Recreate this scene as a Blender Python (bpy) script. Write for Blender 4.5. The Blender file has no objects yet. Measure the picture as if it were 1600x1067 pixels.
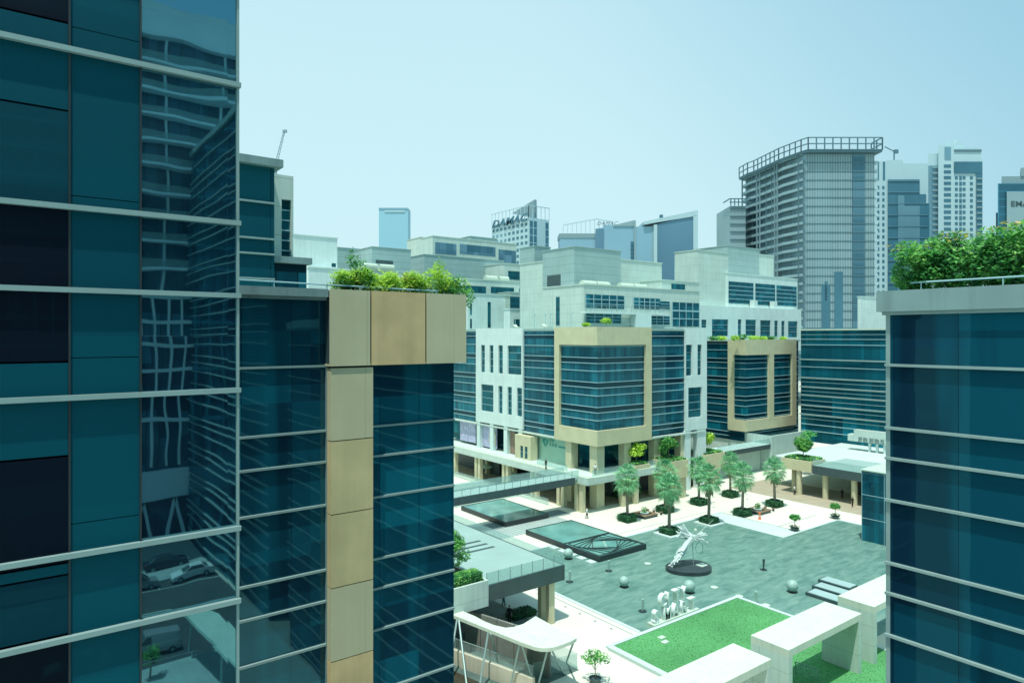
import bpy, bmesh, math, random
from mathutils import Vector, Matrix, noise
random.seed(7)
S = bpy.context.scene
COL = S.collection
PI = math.pi
# ------------------------------------------------------------------ survey
# The district is laid out on one street grid (world X and Y). The camera stands 28 m above the plaza.
H, FO, HZ, CX = 28.0, 1060.0, 525.0, 800.0
FX, FY, RX, RY = 0.6026, 0.7980, 0.7980, -0.6026      # view direction and right direction on the ground
def ray(px):
    k = (px-CX)/FO
    return FX+RX*k, FY+RY*k
def onX(px, X):                 # where the sight line of a surveyed column meets the plane x = X -> (y, depth)
    a, b = ray(px); d = X/a
    return b*d, d
def onY(px, Y):
    a, b = ray(px); d = Y/b
    return a*d, d
def at(px, d):
    a, b = ray(px); return a*d, b*d
def gp(px, py, z=0.0):          # point at height z
    d = (H-z)*FO/(py-HZ); a, b = ray(px)
    return (a*d, b*d, z)
def zat(py, d): return H-(py-HZ)/FO*d
# ------------------------------------------------------------------ objects
def tag(o, label=None, cat=None, group=None, kind=None):
    if label: o['label'] = label
    if cat: o['category'] = cat
    if group: o['group'] = group
    if kind: o['kind'] = kind
    return o
def thing(name, label, cat, loc=(0, 0, 0), group=None, rz=0.0):
    o = bpy.data.objects.new(name, None); COL.objects.link(o)
    o.empty_display_size = 0.3
    o.location = loc; o.rotation_euler = (0, 0, rz)
    return tag(o, label, cat, group)
class MB:
    def __init__(s, xf=None):
        s.v = []; s.f = []; s.xf = xf; s.m = []; s.cm = 0; s.smooth = False
    def add(s, vs, fs):
        n = len(s.v)
        if s.xf: vs = [s.xf(*p) for p in vs]
        s.v += [tuple(p) for p in vs]
        for f in fs:
            s.f.append([i+n for i in f]); s.m.append(s.cm)
    def box(s, x0, x1, y0, y1, z0, z1):
        if x0 > x1: x0, x1 = x1, x0
        if y0 > y1: y0, y1 = y1, y0
        if z0 > z1: z0, z1 = z1, z0
        s.add([(x0,y0,z0),(x1,y0,z0),(x1,y1,z0),(x0,y1,z0),(x0,y0,z1),(x1,y0,z1),(x1,y1,z1),(x0,y1,z1)],
              [(3,2,1,0),(4,5,6,7),(0,1,5,4),(1,2,6,5),(2,3,7,6),(3,0,4,7)])
    def prism(s, pts, z0, z1):
        a = sum(pts[i][0]*pts[(i+1) % len(pts)][1]-pts[(i+1) % len(pts)][0]*pts[i][1] for i in range(len(pts)))
        if a < 0: pts = pts[::-1]
        n = len(pts)
        z0s = z0 if isinstance(z0, (list, tuple)) else [z0]*n
        z1s = z1 if isinstance(z1, (list, tuple)) else [z1]*n
        s.add([(p[0],p[1],z0s[i]) for i, p in enumerate(pts)]+[(p[0],p[1],z1s[i]) for i, p in enumerate(pts)],
              [tuple(range(n-1,-1,-1)), tuple(range(n,2*n))]+[(i,(i+1)%n,n+(i+1)%n,n+i) for i in range(n)])
    def quad(s, a, b, c, d): s.add([a,b,c,d], [(0,1,2,3)])
    def tube(s, a, b, r0, r1=None, n=8, cap=True):
        if r1 is None: r1 = r0
        a = Vector(a); b = Vector(b); t = (b-a)
        if t.length < 1e-6: return
        t.normalize(); u = t.orthogonal().normalized(); w = t.cross(u)
        vs = []
        for c, r in ((a,r0),(b,r1)):
            for i in range(n):
                q = 2*PI*i/n; vs.append(c+u*math.cos(q)*r+w*math.sin(q)*r)
        fs = [(i,(i+1)%n,n+(i+1)%n,n+i) for i in range(n)]
        if cap: fs += [tuple(range(n-1,-1,-1)), tuple(range(n,2*n))]
        s.add([tuple(v) for v in vs], fs)
    def bar(s, a, b, w, h=None):                      # square bar between two points
        h = h or w
        a = Vector(a); b = Vector(b); t = (b-a).normalized()
        up = Vector((0,0,1)) if abs(t.z) < .95 else Vector((1,0,0))
        u = t.cross(up).normalized(); q = u.cross(t)
        vs = []
        for c in (a,b):
            for i, j in ((-1,-1),(1,-1),(1,1),(-1,1)): vs.append(tuple(c+u*i*w/2+q*j*h/2))
        s.add(vs, [(0,1,2,3),(7,6,5,4),(0,4,5,1),(1,5,6,2),(2,6,7,3),(3,7,4,0)])
    def lathe(s, prof, c=(0,0,0), n=16, sx=1, sy=1):
        vs = []
        for r, z in prof:
            for i in range(n):
                q = 2*PI*i/n; vs.append((c[0]+r*math.cos(q)*sx, c[1]+r*math.sin(q)*sy, c[2]+z))
        fs = []
        for k in range(len(prof)-1):
            for i in range(n):
                fs.append((k*n+i,k*n+(i+1)%n,(k+1)*n+(i+1)%n,(k+1)*n+i))
        fs.append(tuple(range(n-1,-1,-1))); m = (len(prof)-1)*n; fs.append(tuple(range(m,m+n)))
        s.add(vs, fs)
    def fb(s, ax, plane, sg, s0, s1, z0, z1, n0, n1):  # a box on a facade: s along it, n outward
        a, b = plane+sg*n0, plane+sg*n1
        if ax == 'X': s.box(s0,s1,a,b,z0,z1)
        else: s.box(a,b,s0,s1,z0,z1)
    def mesh(s, name, mats):
        me = bpy.data.meshes.new(name)
        me.from_pydata(s.v, [], s.f)
        if not isinstance(mats, (list, tuple)): mats = [mats]
        for m in mats: me.materials.append(m)
        if len(mats) > 1: me.polygons.foreach_set('material_index', s.m)
        if s.smooth: me.polygons.foreach_set('use_smooth', [True]*len(me.polygons))
        me.update(); return me
    def build(s, name, mats, parent=None, local=False, label=None):
        o = bpy.data.objects.new(name, s.mesh(name, mats)); COL.objects.link(o)
        attach(o, parent, local)
        if label: o['label'] = label
        return o
def attach(o, parent, local=False):
    if parent is None: return
    o.parent = parent
    if parent.parent is None and parent.type == 'EMPTY' and not local:     # part drawn in world coordinates
        o.matrix_parent_inverse = (Matrix.Translation(parent.location) @ parent.rotation_euler.to_matrix().to_4x4()).inverted()
def copy_tree(o, parent=None):
    c = o.copy(); COL.objects.link(c); c.parent = parent
    if parent is not None: c.matrix_parent_inverse = o.matrix_parent_inverse.copy()
    for ch in [x for x in bpy.data.objects if x.parent == o]: copy_tree(ch, c)
    return c
def solo(mb, name, mat, label, cat, group=None, kind=None):
    return tag(mb.build(name, mat), label, cat, group, kind)
def ground(mb, name, mat):
    return tag(mb.build(name, mat), kind='structure')
# ------------------------------------------------------------------ materials
def _mat(name):
    m = bpy.data.materials.new(name); m.use_nodes = True
    nt = m.node_tree; b = nt.nodes['Principled BSDF']
    return m, nt, b
def N(nt, t, **k):
    n = nt.nodes.new(t)
    for a, v in k.items(): setattr(n, a, v)
    return n
def L(nt, a, b): nt.links.new(a, b)
def M(name, col, rough=.7, var=.12, scale=.6, bump=0.0, bscale=8, metal=0.0, streak=0.0, spec=.3, joints=None, jcol=.55):
    m, nt, b = _mat(name)
    tc = N(nt,'ShaderNodeTexCoord')
    n1 = N(nt,'ShaderNodeTexNoise'); n1.inputs['Scale'].default_value = scale; n1.inputs['Detail'].default_value = 6
    L(nt, tc.outputs['Object'], n1.inputs['Vector'])
    mx = N(nt,'ShaderNodeMix', data_type='RGBA')
    mx.inputs['A'].default_value = (*[c*(1-var) for c in col],1)
    mx.inputs['B'].default_value = (*[min(1,c*(1+var)) for c in col],1)
    mr = N(nt,'ShaderNodeMapRange'); mr.inputs['From Min'].default_value=.3; mr.inputs['From Max'].default_value=.7
    L(nt, n1.outputs['Fac'], mr.inputs['Value']); L(nt, mr.outputs['Result'], mx.inputs['Factor'])
    out = mx.outputs['Result']
    if streak:
        mp = N(nt,'ShaderNodeMapping'); mp.inputs['Scale'].default_value = (2.2,2.2,.12)
        L(nt, tc.outputs['Object'], mp.inputs['Vector'])
        n2 = N(nt,'ShaderNodeTexNoise'); n2.inputs['Scale'].default_value = 1.4; n2.inputs['Detail'].default_value = 4
        L(nt, mp.outputs['Vector'], n2.inputs['Vector'])
        r2 = N(nt,'ShaderNodeMapRange'); r2.inputs['From Min'].default_value=.45; r2.inputs['From Max'].default_value=.75
        r2.inputs['To Min'].default_value=1; r2.inputs['To Max'].default_value=1-streak
        L(nt, n2.outputs['Fac'], r2.inputs['Value'])
        vm = N(nt,'ShaderNodeVectorMath', operation='SCALE'); L(nt, out, vm.inputs[0]); L(nt, r2.outputs['Result'], vm.inputs['Scale'])
        out = vm.outputs['Vector']
    if joints:                                       # cladding / paving joints: (spacing along, spacing up)
        jx, jz, jw = joints
        sp = N(nt,'ShaderNodeSeparateXYZ'); L(nt, tc.outputs['Object'], sp.inputs[0])
        def line(sock, step):
            dv = N(nt,'ShaderNodeMath', operation='DIVIDE'); L(nt, sock, dv.inputs[0]); dv.inputs[1].default_value = step
            fr = N(nt,'ShaderNodeMath', operation='FRACT'); L(nt, dv.outputs[0], fr.inputs[0])
            lt = N(nt,'ShaderNodeMath', operation='LESS_THAN'); L(nt, fr.outputs[0], lt.inputs[0]); lt.inputs[1].default_value = jw/step
            return lt.outputs[0]
        if jz > 0:
            ad = N(nt,'ShaderNodeMath', operation='ADD'); L(nt, sp.outputs['X'], ad.inputs[0]); L(nt, sp.outputs['Y'], ad.inputs[1])
            a, c = line(ad.outputs[0], jx), line(sp.outputs['Z'], jz)
        else:
            a, c = line(sp.outputs['X'], jx), line(sp.outputs['Y'], jx)
        mxm = N(nt,'ShaderNodeMath', operation='MAXIMUM'); L(nt, a, mxm.inputs[0]); L(nt, c, mxm.inputs[1])
        m2 = N(nt,'ShaderNodeMix', data_type='RGBA'); L(nt, mxm.outputs[0], m2.inputs['Factor']); L(nt, out, m2.inputs['A'])
        m2.inputs['B'].default_value = (*[q*jcol for q in col],1); out = m2.outputs['Result']
    L(nt, out, b.inputs['Base Color'])
    b.inputs['Roughness'].default_value = rough; b.inputs['Metallic'].default_value = metal
    b.inputs['Specular IOR Level'].default_value = spec
    if bump:
        n3 = N(nt,'ShaderNodeTexNoise'); n3.inputs['Scale'].default_value = bscale; n3.inputs['Detail'].default_value = 5
        L(nt, tc.outputs['Object'], n3.inputs['Vector'])
        bp = N(nt,'ShaderNodeBump'); bp.inputs['Strength'].default_value = bump; bp.inputs['Distance'].default_value = .05
        L(nt, n3.outputs['Fac'], bp.inputs['Height']); L(nt, bp.outputs['Normal'], b.inputs['Normal'])
    return m
def GL(name, dark, light, ior=1.9, tint=(.62,.88,.92), cw=1.5, ch=4.0, zo=0.0, wave=.02, wscale=.5, mull=.05, lit=.35, blind=0.5, span=None, refl_bands=0.0):
    """coated curtain-wall glass: a dim room behind each pane, mirror reflection on top"""
    m, nt, b = _mat(name)
    tc = N(nt,'ShaderNodeTexCoord')
    sp = N(nt,'ShaderNodeSeparateXYZ'); L(nt, tc.outputs['Object'], sp.inputs[0])
    ad = N(nt,'ShaderNodeMath', operation='ADD'); L(nt, sp.outputs['X'], ad.inputs[0]); L(nt, sp.outputs['Y'], ad.inputs[1])
    def cell(sock, step, off):
        a = N(nt,'ShaderNodeMath', operation='ADD'); L(nt, sock, a.inputs[0]); a.inputs[1].default_value = off
        dv = N(nt,'ShaderNodeMath', operation='DIVIDE'); L(nt, a.outputs[0], dv.inputs[0]); dv.inputs[1].default_value = step
        fl = N(nt,'ShaderNodeMath', operation='FLOOR'); L(nt, dv.outputs[0], fl.inputs[0])
        fr = N(nt,'ShaderNodeMath', operation='FRACT'); L(nt, dv.outputs[0], fr.inputs[0])
        return fl.outputs[0], fr.outputs[0]
    cs, fs = cell(ad.outputs[0], cw, .3); cz, fz = cell(sp.outputs['Z'], ch, zo)
    cb = N(nt,'ShaderNodeCombineXYZ'); L(nt, cs, cb.inputs[0]); L(nt, cz, cb.inputs[1])
    wn = N(nt,'ShaderNodeTexWhiteNoise'); L(nt, cb.outputs[0], wn.inputs['Vector'])
    # broad rooms as well as single panes
    cs2, _ = cell(ad.outputs[0], cw*4, 1.1); cb2 = N(nt,'ShaderNodeCombineXYZ'); L(nt, cs2, cb2.inputs[0]); L(nt, cz, cb2.inputs[1])
    wn2 = N(nt,'ShaderNodeTexWhiteNoise'); L(nt, cb2.outputs[0], wn2.inputs['Vector'])
    av = N(nt,'ShaderNodeMath', operation='MULTIPLY'); L(nt, wn.outputs['Value'], av.inputs[0]); L(nt, wn2.outputs['Value'], av.inputs[1])
    # blinds drawn part of the way down
    bl = N(nt,'ShaderNodeMath', operation='GREATER_THAN'); L(nt, fz, bl.inputs[0])
    sc = N(nt,'ShaderNodeMath', operation='MULTIPLY_ADD'); L(nt, wn2.outputs['Value'], sc.inputs[0]); sc.inputs[1].default_value = .8; sc.inputs[2].default_value = 1-blind
    L(nt, sc.outputs[0], bl.inputs[1])
    sm = N(nt,'ShaderNodeMath', operation='MULTIPLY_ADD'); L(nt, bl.outputs[0], sm.inputs[0]); sm.inputs[1].default_value = lit; L(nt, av.outputs[0], sm.inputs[2])
    sm.use_clamp = True
    if refl_bands:                                         # lighter vertical bands painted in to imitate reflections
        mpc = N(nt,'ShaderNodeMapping'); mpc.inputs['Scale'].default_value = (1.0,1.0,.07); L(nt, tc.outputs['Object'], mpc.inputs['Vector'])
        nc = N(nt,'ShaderNodeTexNoise'); nc.inputs['Scale'].default_value = .75; nc.inputs['Detail'].default_value = 2.5; L(nt, mpc.outputs[0], nc.inputs['Vector'])
        rc = N(nt,'ShaderNodeMapRange'); rc.inputs['From Min'].default_value = .50; rc.inputs['From Max'].default_value = .60; rc.inputs['To Max'].default_value = refl_bands; L(nt, nc.outputs['Fac'], rc.inputs['Value'])
        s2 = N(nt,'ShaderNodeMath', operation='ADD'); s2.use_clamp = True; L(nt, sm.outputs[0], s2.inputs[0]); L(nt, rc.outputs['Result'], s2.inputs[1]); sm = s2
    mx = N(nt,'ShaderNodeMix', data_type='RGBA'); L(nt, sm.outputs[0], mx.inputs['Factor'])
    mx.inputs['A'].default_value = (*dark,1); mx.inputs['B'].default_value = (*light,1)
    lt = N(nt,'ShaderNodeMath', operation='LESS_THAN'); L(nt, fs, lt.inputs[0]); lt.inputs[1].default_value = mull/cw
    m2 = N(nt,'ShaderNodeMix', data_type='RGBA'); L(nt, lt.outputs[0], m2.inputs['Factor']); L(nt, mx.outputs['Result'], m2.inputs['A'])
    m2.inputs['B'].default_value = (dark[0]*.6,dark[1]*.6,dark[2]*.6,1)
    out = m2.outputs['Result']
    if span:                                         # dark spandrel strip between the storeys
        g1 = N(nt,'ShaderNodeMath', operation='GREATER_THAN'); L(nt, fz, g1.inputs[0]); g1.inputs[1].default_value = span[0]
        g2 = N(nt,'ShaderNodeMath', operation='LESS_THAN'); L(nt, fz, g2.inputs[0]); g2.inputs[1].default_value = span[1]
        g3 = N(nt,'ShaderNodeMath', operation='MULTIPLY'); L(nt, g1.outputs[0], g3.inputs[0]); L(nt, g2.outputs[0], g3.inputs[1])
        m3 = N(nt,'ShaderNodeMix', data_type='RGBA'); L(nt, g3.outputs[0], m3.inputs['Factor']); L(nt, out, m3.inputs['A']); m3.inputs['B'].default_value = (*[q*.6 for q in dark],1)
        out = m3.outputs['Result']
    L(nt, out, b.inputs['Base Color'])
    b.inputs['Roughness'].default_value = .6; b.inputs['Specular IOR Level'].default_value = .1
    g = N(nt,'ShaderNodeBsdfGlossy'); g.inputs['Color'].default_value = (*tint,1); g.inputs['Roughness'].default_value = .015
    fr = N(nt,'ShaderNodeFresnel'); fr.inputs['IOR'].default_value = ior
    ms = N(nt,'ShaderNodeMixShader'); L(nt, fr.outputs[0], ms.inputs[0]); L(nt, b.outputs[0], ms.inputs[1]); L(nt, g.outputs[0], ms.inputs[2])
    n3 = N(nt,'ShaderNodeTexNoise'); n3.inputs['Scale'].default_value = wscale; n3.inputs['Detail'].default_value = 1.5
    # every pane sits at its own slight angle: shift the noise per pane
    va = N(nt,'ShaderNodeVectorMath', operation='MULTIPLY_ADD'); L(nt, wn.outputs['Color'], va.inputs[0]); va.inputs[1].default_value = (.8,.8,.8); L(nt, tc.outputs['Object'], va.inputs[2])
    L(nt, va.outputs[0], n3.inputs['Vector'])
    bp = N(nt,'ShaderNodeBump'); bp.inputs['Strength'].default_value = 1.0; bp.inputs['Distance'].default_value = wave
    L(nt, n3.outputs['Fac'], bp.inputs['Height'])
    L(nt, bp.outputs['Normal'], g.inputs['Normal'])
    L(nt, ms.outputs[0], nt.nodes['Material Output'].inputs['Surface'])
    return m
def LEAF(name, dark, mid, light, sss=.25):
    m, nt, b = _mat(name)
    ge = N(nt,'ShaderNodeNewGeometry'); tc = N(nt,'ShaderNodeTexCoord')
    n1 = N(nt,'ShaderNodeTexNoise'); n1.inputs['Scale'].default_value = 1.3; L(nt, tc.outputs['Object'], n1.inputs['Vector'])
    ad = N(nt,'ShaderNodeMath', operation='MULTIPLY_ADD'); L(nt, ge.outputs['Random Per Island'], ad.inputs[0]); ad.inputs[1].default_value = .5
    sb = N(nt,'ShaderNodeMath', operation='MULTIPLY_ADD'); L(nt, n1.outputs['Fac'], sb.inputs[0]); sb.inputs[1].default_value = 1.3; sb.inputs[2].default_value = -.4
    L(nt, sb.outputs[0], ad.inputs[2])
    cr = N(nt,'ShaderNodeValToRGB'); e = cr.color_ramp.elements
    e[0].position = .15; e[0].color = (*dark,1); e[1].position = .95; e[1].color = (*light,1)
    q = e.new(.55); q.color = (*mid,1)
    L(nt, ad.outputs[0], cr.inputs[0]); L(nt, cr.outputs[0], b.inputs['Base Color'])
    b.inputs['Roughness'].default_value = .55; b.inputs['Specular IOR Level'].default_value = .3
    tr = N(nt,'ShaderNodeBsdfTranslucent'); L(nt, cr.outputs[0], tr.inputs[0])
    ms = N(nt,'ShaderNodeMixShader'); ms.inputs[0].default_value = sss; L(nt, b.outputs[0], ms.inputs[1]); L(nt, tr.outputs[0], ms.inputs[2])
    L(nt, ms.outputs[0], nt.nodes['Material Output'].inputs['Surface'])
    return m
def CLEAR(name, col=(.42,.58,.56), alpha=.28):
    m, nt, b = _mat(name)
    t = N(nt,'ShaderNodeBsdfTransparent'); t.inputs[0].default_value = (.88,.96,.95,1)
    b.inputs['Base Color'].default_value = (*col,1); b.inputs['Roughness'].default_value = .08
    ms = N(nt,'ShaderNodeMixShader'); ms.inputs[0].default_value = alpha
    L(nt, t.outputs[0], ms.inputs[1]); L(nt, b.outputs[0], ms.inputs[2]); L(nt, ms.outputs[0], nt.nodes['Material Output'].inputs['Surface'])
    return m
white   = M('white_render', (.60,.74,.71), .75, .05, .5, streak=.10, joints=(3.2,4.0,.03), jcol=.8)
pale    = M('pale_render', (.50,.63,.57), .75, .06, .4, streak=.12, joints=(4.0,1.6,.05), jcol=.72)
grey    = M('grey_cladding', (.30,.44,.43), .7, .06, .4, streak=.08, joints=(40,1.6,.07), jcol=.62)
tan     = M('tan_stone', (.62,.54,.29), .7, .12, .7, streak=.10, bump=.05)
tan2    = M('tan_stone_pale', (.55,.54,.35), .7, .06, .6, streak=.06, joints=(3.0,40,.03), jcol=.85)
orange  = M('tan_stone_warm', (.66,.52,.27), .7, .14, .9, streak=.12, bump=.05)
slabm   = M('concrete_fascia', (.20,.31,.31), .7, .08, .8, streak=.25)
finm    = M('fin_aluminium', (.26,.38,.37), .45, .06, 2, metal=.2, spec=.4)
finfar  = M('fin_aluminium_far', (.30,.50,.54), .5, .05, 1)
jointm  = M('joint_dark', (.03,.07,.08), .8, .1, 1)  # dark backing that shows in the gaps between panels
cream   = M('cream_paving', (.62,.64,.54), .8, .05, .25, joints=(1.2,0,.02), jcol=.90)
palepav = M('pale_paving', (.48,.60,.57), .8, .05, .3, joints=(.9,0,.02), jcol=.9)
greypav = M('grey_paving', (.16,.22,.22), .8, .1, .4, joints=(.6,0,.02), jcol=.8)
terrace = M('terrace_paving', (.27,.40,.37), .8, .06, .3, joints=(1.0,0,.02), jcol=.9)
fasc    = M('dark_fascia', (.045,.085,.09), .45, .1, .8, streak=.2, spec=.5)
darkm   = M('dark_metal', (.02,.035,.04), .4, .1, 2, spec=.5)
columnm = M('column_stone', (.55,.54,.36), .7, .08, .8)
whitep  = M('white_paint', (.48,.60,.50), .5, .05, .6, streak=.10)
portm   = M('white_panelling', (.57,.66,.55), .6, .05, .5, streak=.10, joints=(2.4,0,.035), jcol=.8)
asphalt = M('asphalt', (.05,.07,.07), .9, .15, .5)
sidewalk= M('sidewalk', (.30,.38,.36), .85, .1, .4, joints=(.8,0,.03), jcol=.8)
sand    = M('city_ground', (.42,.45,.38), .9, .15, .02)
facew   = M('tower_white', (.40,.56,.60), .7, .04, .05)  # tower colours paler and bluer, with distance haze painted in
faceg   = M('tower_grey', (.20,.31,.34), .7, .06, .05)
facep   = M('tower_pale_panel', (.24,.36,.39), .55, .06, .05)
wood    = M('teak_slats', (.22,.16,.10), .6, .2, 3)
trunkm  = M('palm_bark', (.24,.22,.17), .9, .25, 4, bump=.3, bscale=20)
soil    = M('planter_soil', (.04,.04,.025), .95, .3, 2)
orangep = M('orange_plastic', (.7,.18,.06), .5, .05, 2)
g_cb  = GL('glass_central', (.002,.045,.075), (.015,.19,.25), 1.5, tint=(.3,.7,.8), cw=1.2, zo=1.7, wave=.004, lit=.3, blind=.35, mull=.06, refl_bands=.3, span=(.3,.525))
g_db  = GL('glass_second', (.000,.05,.08), (.003,.18,.24), 1.5, tint=(.2,.7,.8), zo=3.2, wave=.004, lit=.2, blind=.25, span=(.3,.525))
g_eb  = GL('glass_east', (.000,.055,.085), (.004,.20,.27), 1.5, tint=(.25,.75,.85), zo=1.1, wave=.004, lit=.3, blind=.3)
g_win = GL('glass_window', (.001,.05,.07), (.01,.19,.24), 1.5, tint=(.3,.75,.85), cw=1.1, ch=1.3, wave=.003, lit=.2)
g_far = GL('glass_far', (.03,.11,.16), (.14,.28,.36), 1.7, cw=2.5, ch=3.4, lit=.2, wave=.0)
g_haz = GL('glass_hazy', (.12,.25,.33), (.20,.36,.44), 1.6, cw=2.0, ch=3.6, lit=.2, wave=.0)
g_mb  = GL('glass_near', (.000,.026,.052), (.002,.13,.185), 1.75, tint=(.3,.8,.9), cw=1.35, ch=2.0, zo=-.15, wave=.004, wscale=.6, lit=.3, blind=.2, mull=.02, refl_bands=.4)  # lighter panes and vertical bands imitate reflected panels
g_lbt = GL('glass_teal_pane', (.000,.052,.080), (.000,.080,.108), 1.2, tint=(.05,.5,.6), cw=50, ch=2.0, wave=.0015, wscale=.5, lit=.3, mull=0)
g_lbd = GL('glass_black_pane', (.000,.003,.010), (.000,.007,.018), 1.25, tint=(.05,.4,.55), cw=50, ch=50, wave=.0015, wscale=.5, mull=0)
g_lbm = GL('glass_mirror_pane', (.000,.010,.022), (.000,.020,.035), 4.2, tint=(.30,.72,.86), cw=2.4, ch=4.0, wave=.0038, wscale=.8, lit=.2, mull=0)
g_rb  = GL('glass_right', (.000,.018,.040), (.000,.085,.13), 1.45, tint=(.15,.65,.8), cw=1.7, ch=4.0, zo=-.15, wave=.003, wscale=.5, lit=.2, blind=.15, mull=.02, refl_bands=.45)
rail  = CLEAR('balustrade_glass')
sheer = CLEAR('clear_sheet', (.35,.55,.5), .3)
leaf1 = LEAF('leaf_bright', (.14,.36,.03), (.52,.82,.09), (.95,1.0,.32), .45)
leaf2 = LEAF('leaf_dark', (.01,.10,.04), (.11,.44,.10), (.46,.78,.20), .4)
leaf3 = LEAF('leaf_hedge', (.01,.06,.03), (.03,.14,.06), (.09,.28,.10))
leaf4 = LEAF('leaf_palm', (.03,.20,.09), (.17,.50,.25), (.62,.95,.52),.4)
leaf5 = LEAF('leaf_feathery', (.03,.22,.07), (.14,.52,.18), (.38,.78,.3),.4)
leafr = LEAF('leaf_rust', (.16,.20,.03), (.45,.42,.08), (.75,.55,.22),.35)
# ------------------------------------------------------------------ vegetation
def rnd(a, b): return random.uniform(a, b)
def leaves(mb, blobs, n, size, flat=.5, hollow=.35):
    """n small leaf faces spread through ellipsoid blobs (cx,cy,cz,rx,ry,rz)"""
    w = [b[3]*b[4]*b[5] for b in blobs]; tot = sum(w)
    for b, q in zip(blobs, w):
        for _ in range(max(6, int(n*q/tot))):
            while True:
                x, y, z = rnd(-1,1), rnd(-1,1), rnd(-1,1); r = math.sqrt(x*x+y*y+z*z)
                if hollow < r <= 1: break
            c = Vector((b[0]+x*b[3], b[1]+y*b[4], b[2]+z*b[5]))
            if noise.noise(c*2.2/max(.4,b[3])) < -.22: continue
            u = Vector((rnd(-1,1),rnd(-1,1),rnd(-1,1)*flat)).normalized()
            v = u.cross(Vector((x+rnd(-.6,.6),y+rnd(-.6,.6),z+.8+rnd(-.6,.6)))).normalized()
            s = size*rnd(.6,1.4)
            mb.add([tuple(c-u*s), tuple(c+v*s*.45), tuple(c+u*s), tuple(c-v*s*.45)], [(0,1,2,3)])
def blobs_in(x0, x1, y0, y1, z0, z1, n, r0, r1):
    return [(rnd(x0,x1), rnd(y0,y1), rnd(z0,z1), *(lambda r: (r, r, r*rnd(.7,1.1)))(rnd(r0,r1))) for _ in range(n)]
def tree(name, label, cat, base, h, cr, lm, n=2200, ls=.12, group=None, trunk_r=.09, nb=9, crown_z=.62, squash=.8):
    t = thing(name, label, cat, base, group)
    tb = MB(); top = Vector((0,0,h*crown_z*.9)); tb.tube((0,0,0), tuple(top), trunk_r, trunk_r*.6)
    bl = []
    for i in range(nb):
        a = 2*PI*i/nb+rnd(-.4,.4); rr = cr*rnd(.25,.72)
        c = Vector((math.cos(a)*rr, math.sin(a)*rr, h*crown_z+rnd(-.25,.5)*(h*(1-crown_z))))
        tb.tube(tuple(top*rnd(.6,.95)), tuple(c), trunk_r*.4, trunk_r*.15, 5)
        r = cr*rnd(.32,.5); bl.append((c.x,c.y,c.z,r,r,r*squash))
    bl.append((0,0,h*crown_z+(h*(1-crown_z))*.45,cr*.5,cr*.5,h*(1-crown_z)*.5))
    tb.build('trunk', trunkm, t, True)
    lb = MB(); leaves(lb, bl, n, ls); lb.build('crown', lm, t, True)
    return t
# ------------------------------------------------------------------ facade helpers
def fins(root, ax, plane, spans, levels, mat=finfar, dep=.12, hh=.10, sg=-1, zr=(-99,99), n0=0.0):
    for z in levels:
        if not (zr[0]+.1 < z < zr[1]-.1): continue
        for s0, s1 in spans:
            f = MB(); f.fb(ax, plane, sg, s0, s1, z-hh/2, z+hh/2, n0, n0+dep); f.build('fin', mat, root)
def lv(base, pat=(0,-1.85,-2.75), k=8): return [base-4*i+p for i in range(k) for p in pat]
def glass(root, ax, plane, s0, s1, z0, z1, mat, n0=-.1, n1=0.0, name='glazing', sg=-1):
    g = MB(); g.fb(ax, plane, sg, s0, s1, z0, z1, n0, n1); return g.build(name, mat, root)
def wallgrid(mb, ax, plane, s0, s1, z0, z1, t, holes, sg=-1):
    zs = sorted({z0, z1} | {h[2] for h in holes} | {h[3] for h in holes})
    for a, b in zip(zs, zs[1:]):
        zm = (a+b)/2; hs = sorted((h[0], h[1]) for h in holes if h[2] < zm < h[3]); c = s0
        for p, q in hs:
            if p > c: mb.fb(ax, plane, sg, c, p, a, b, -t, 0)
            c = q
        if c < s1: mb.fb(ax, plane, sg, c, s1, a, b, -t, 0)
def window(root, ax, plane, h, mat, inset=.3, bars=2, vb=0, sg=-1, fmat=None):
    vb = 0
    s0, s1, z0, z1 = h
    w = glass(root, ax, plane, s0, s1, z0, z1, mat, -inset-.08, -inset, 'window', sg)
    if bars or vb:
        f = MB()
        for i in range(1, bars+1):
            z = z0+(z1-z0)*i/(bars+1); f.fb(ax, plane, sg, s0, s1, z-.035, z+.035, -inset, -inset+.06)
        for i in range(1, vb+1):
            s = s0+(s1-s0)*i/(vb+1); f.fb(ax, plane, sg, s-.04, s+.04, z0, z1, -inset, -inset+.07)
        f.build('frame', fmat or finfar, w)
    return w
def hY(Y, a, b, ya, yb):         # opening on a south face (plane y = Y) from its survey
    x0, d0 = onY(a, Y); x1, d1 = onY(b, Y); d = (d0+d1)/2
    return (x0, x1, zat(yb, d), zat(ya, d))
def hX(X, a, b, ya, yb):         # opening on a west face (plane x = X)
    y1, d1 = onX(a, X); y0, d0 = onX(b, X); d = (d0+d1)/2
    return (y0, y1, zat(yb, d), zat(ya, d))
def vol(root, pc, d, pl, pr, yt, zb, mat, name='wall', dep=14):
    X, Y = at(pc, d); zt = zat(yt, d)
    Y1 = onX(pl, X)[0] if pl < pc else Y+dep
    X1 = onY(pr, Y)[0] if pr > pc else X+dep
    m = MB(); m.box(X, X1, Y, Y1, zb, zt); m.build(name, mat, root)
    c = MB(); c.box(X-.12, X1+.12, Y-.12, Y1+.12, zt, zt+.18); c.build('coping', mat, root)
    return X, Y, X1, Y1, zt
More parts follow.
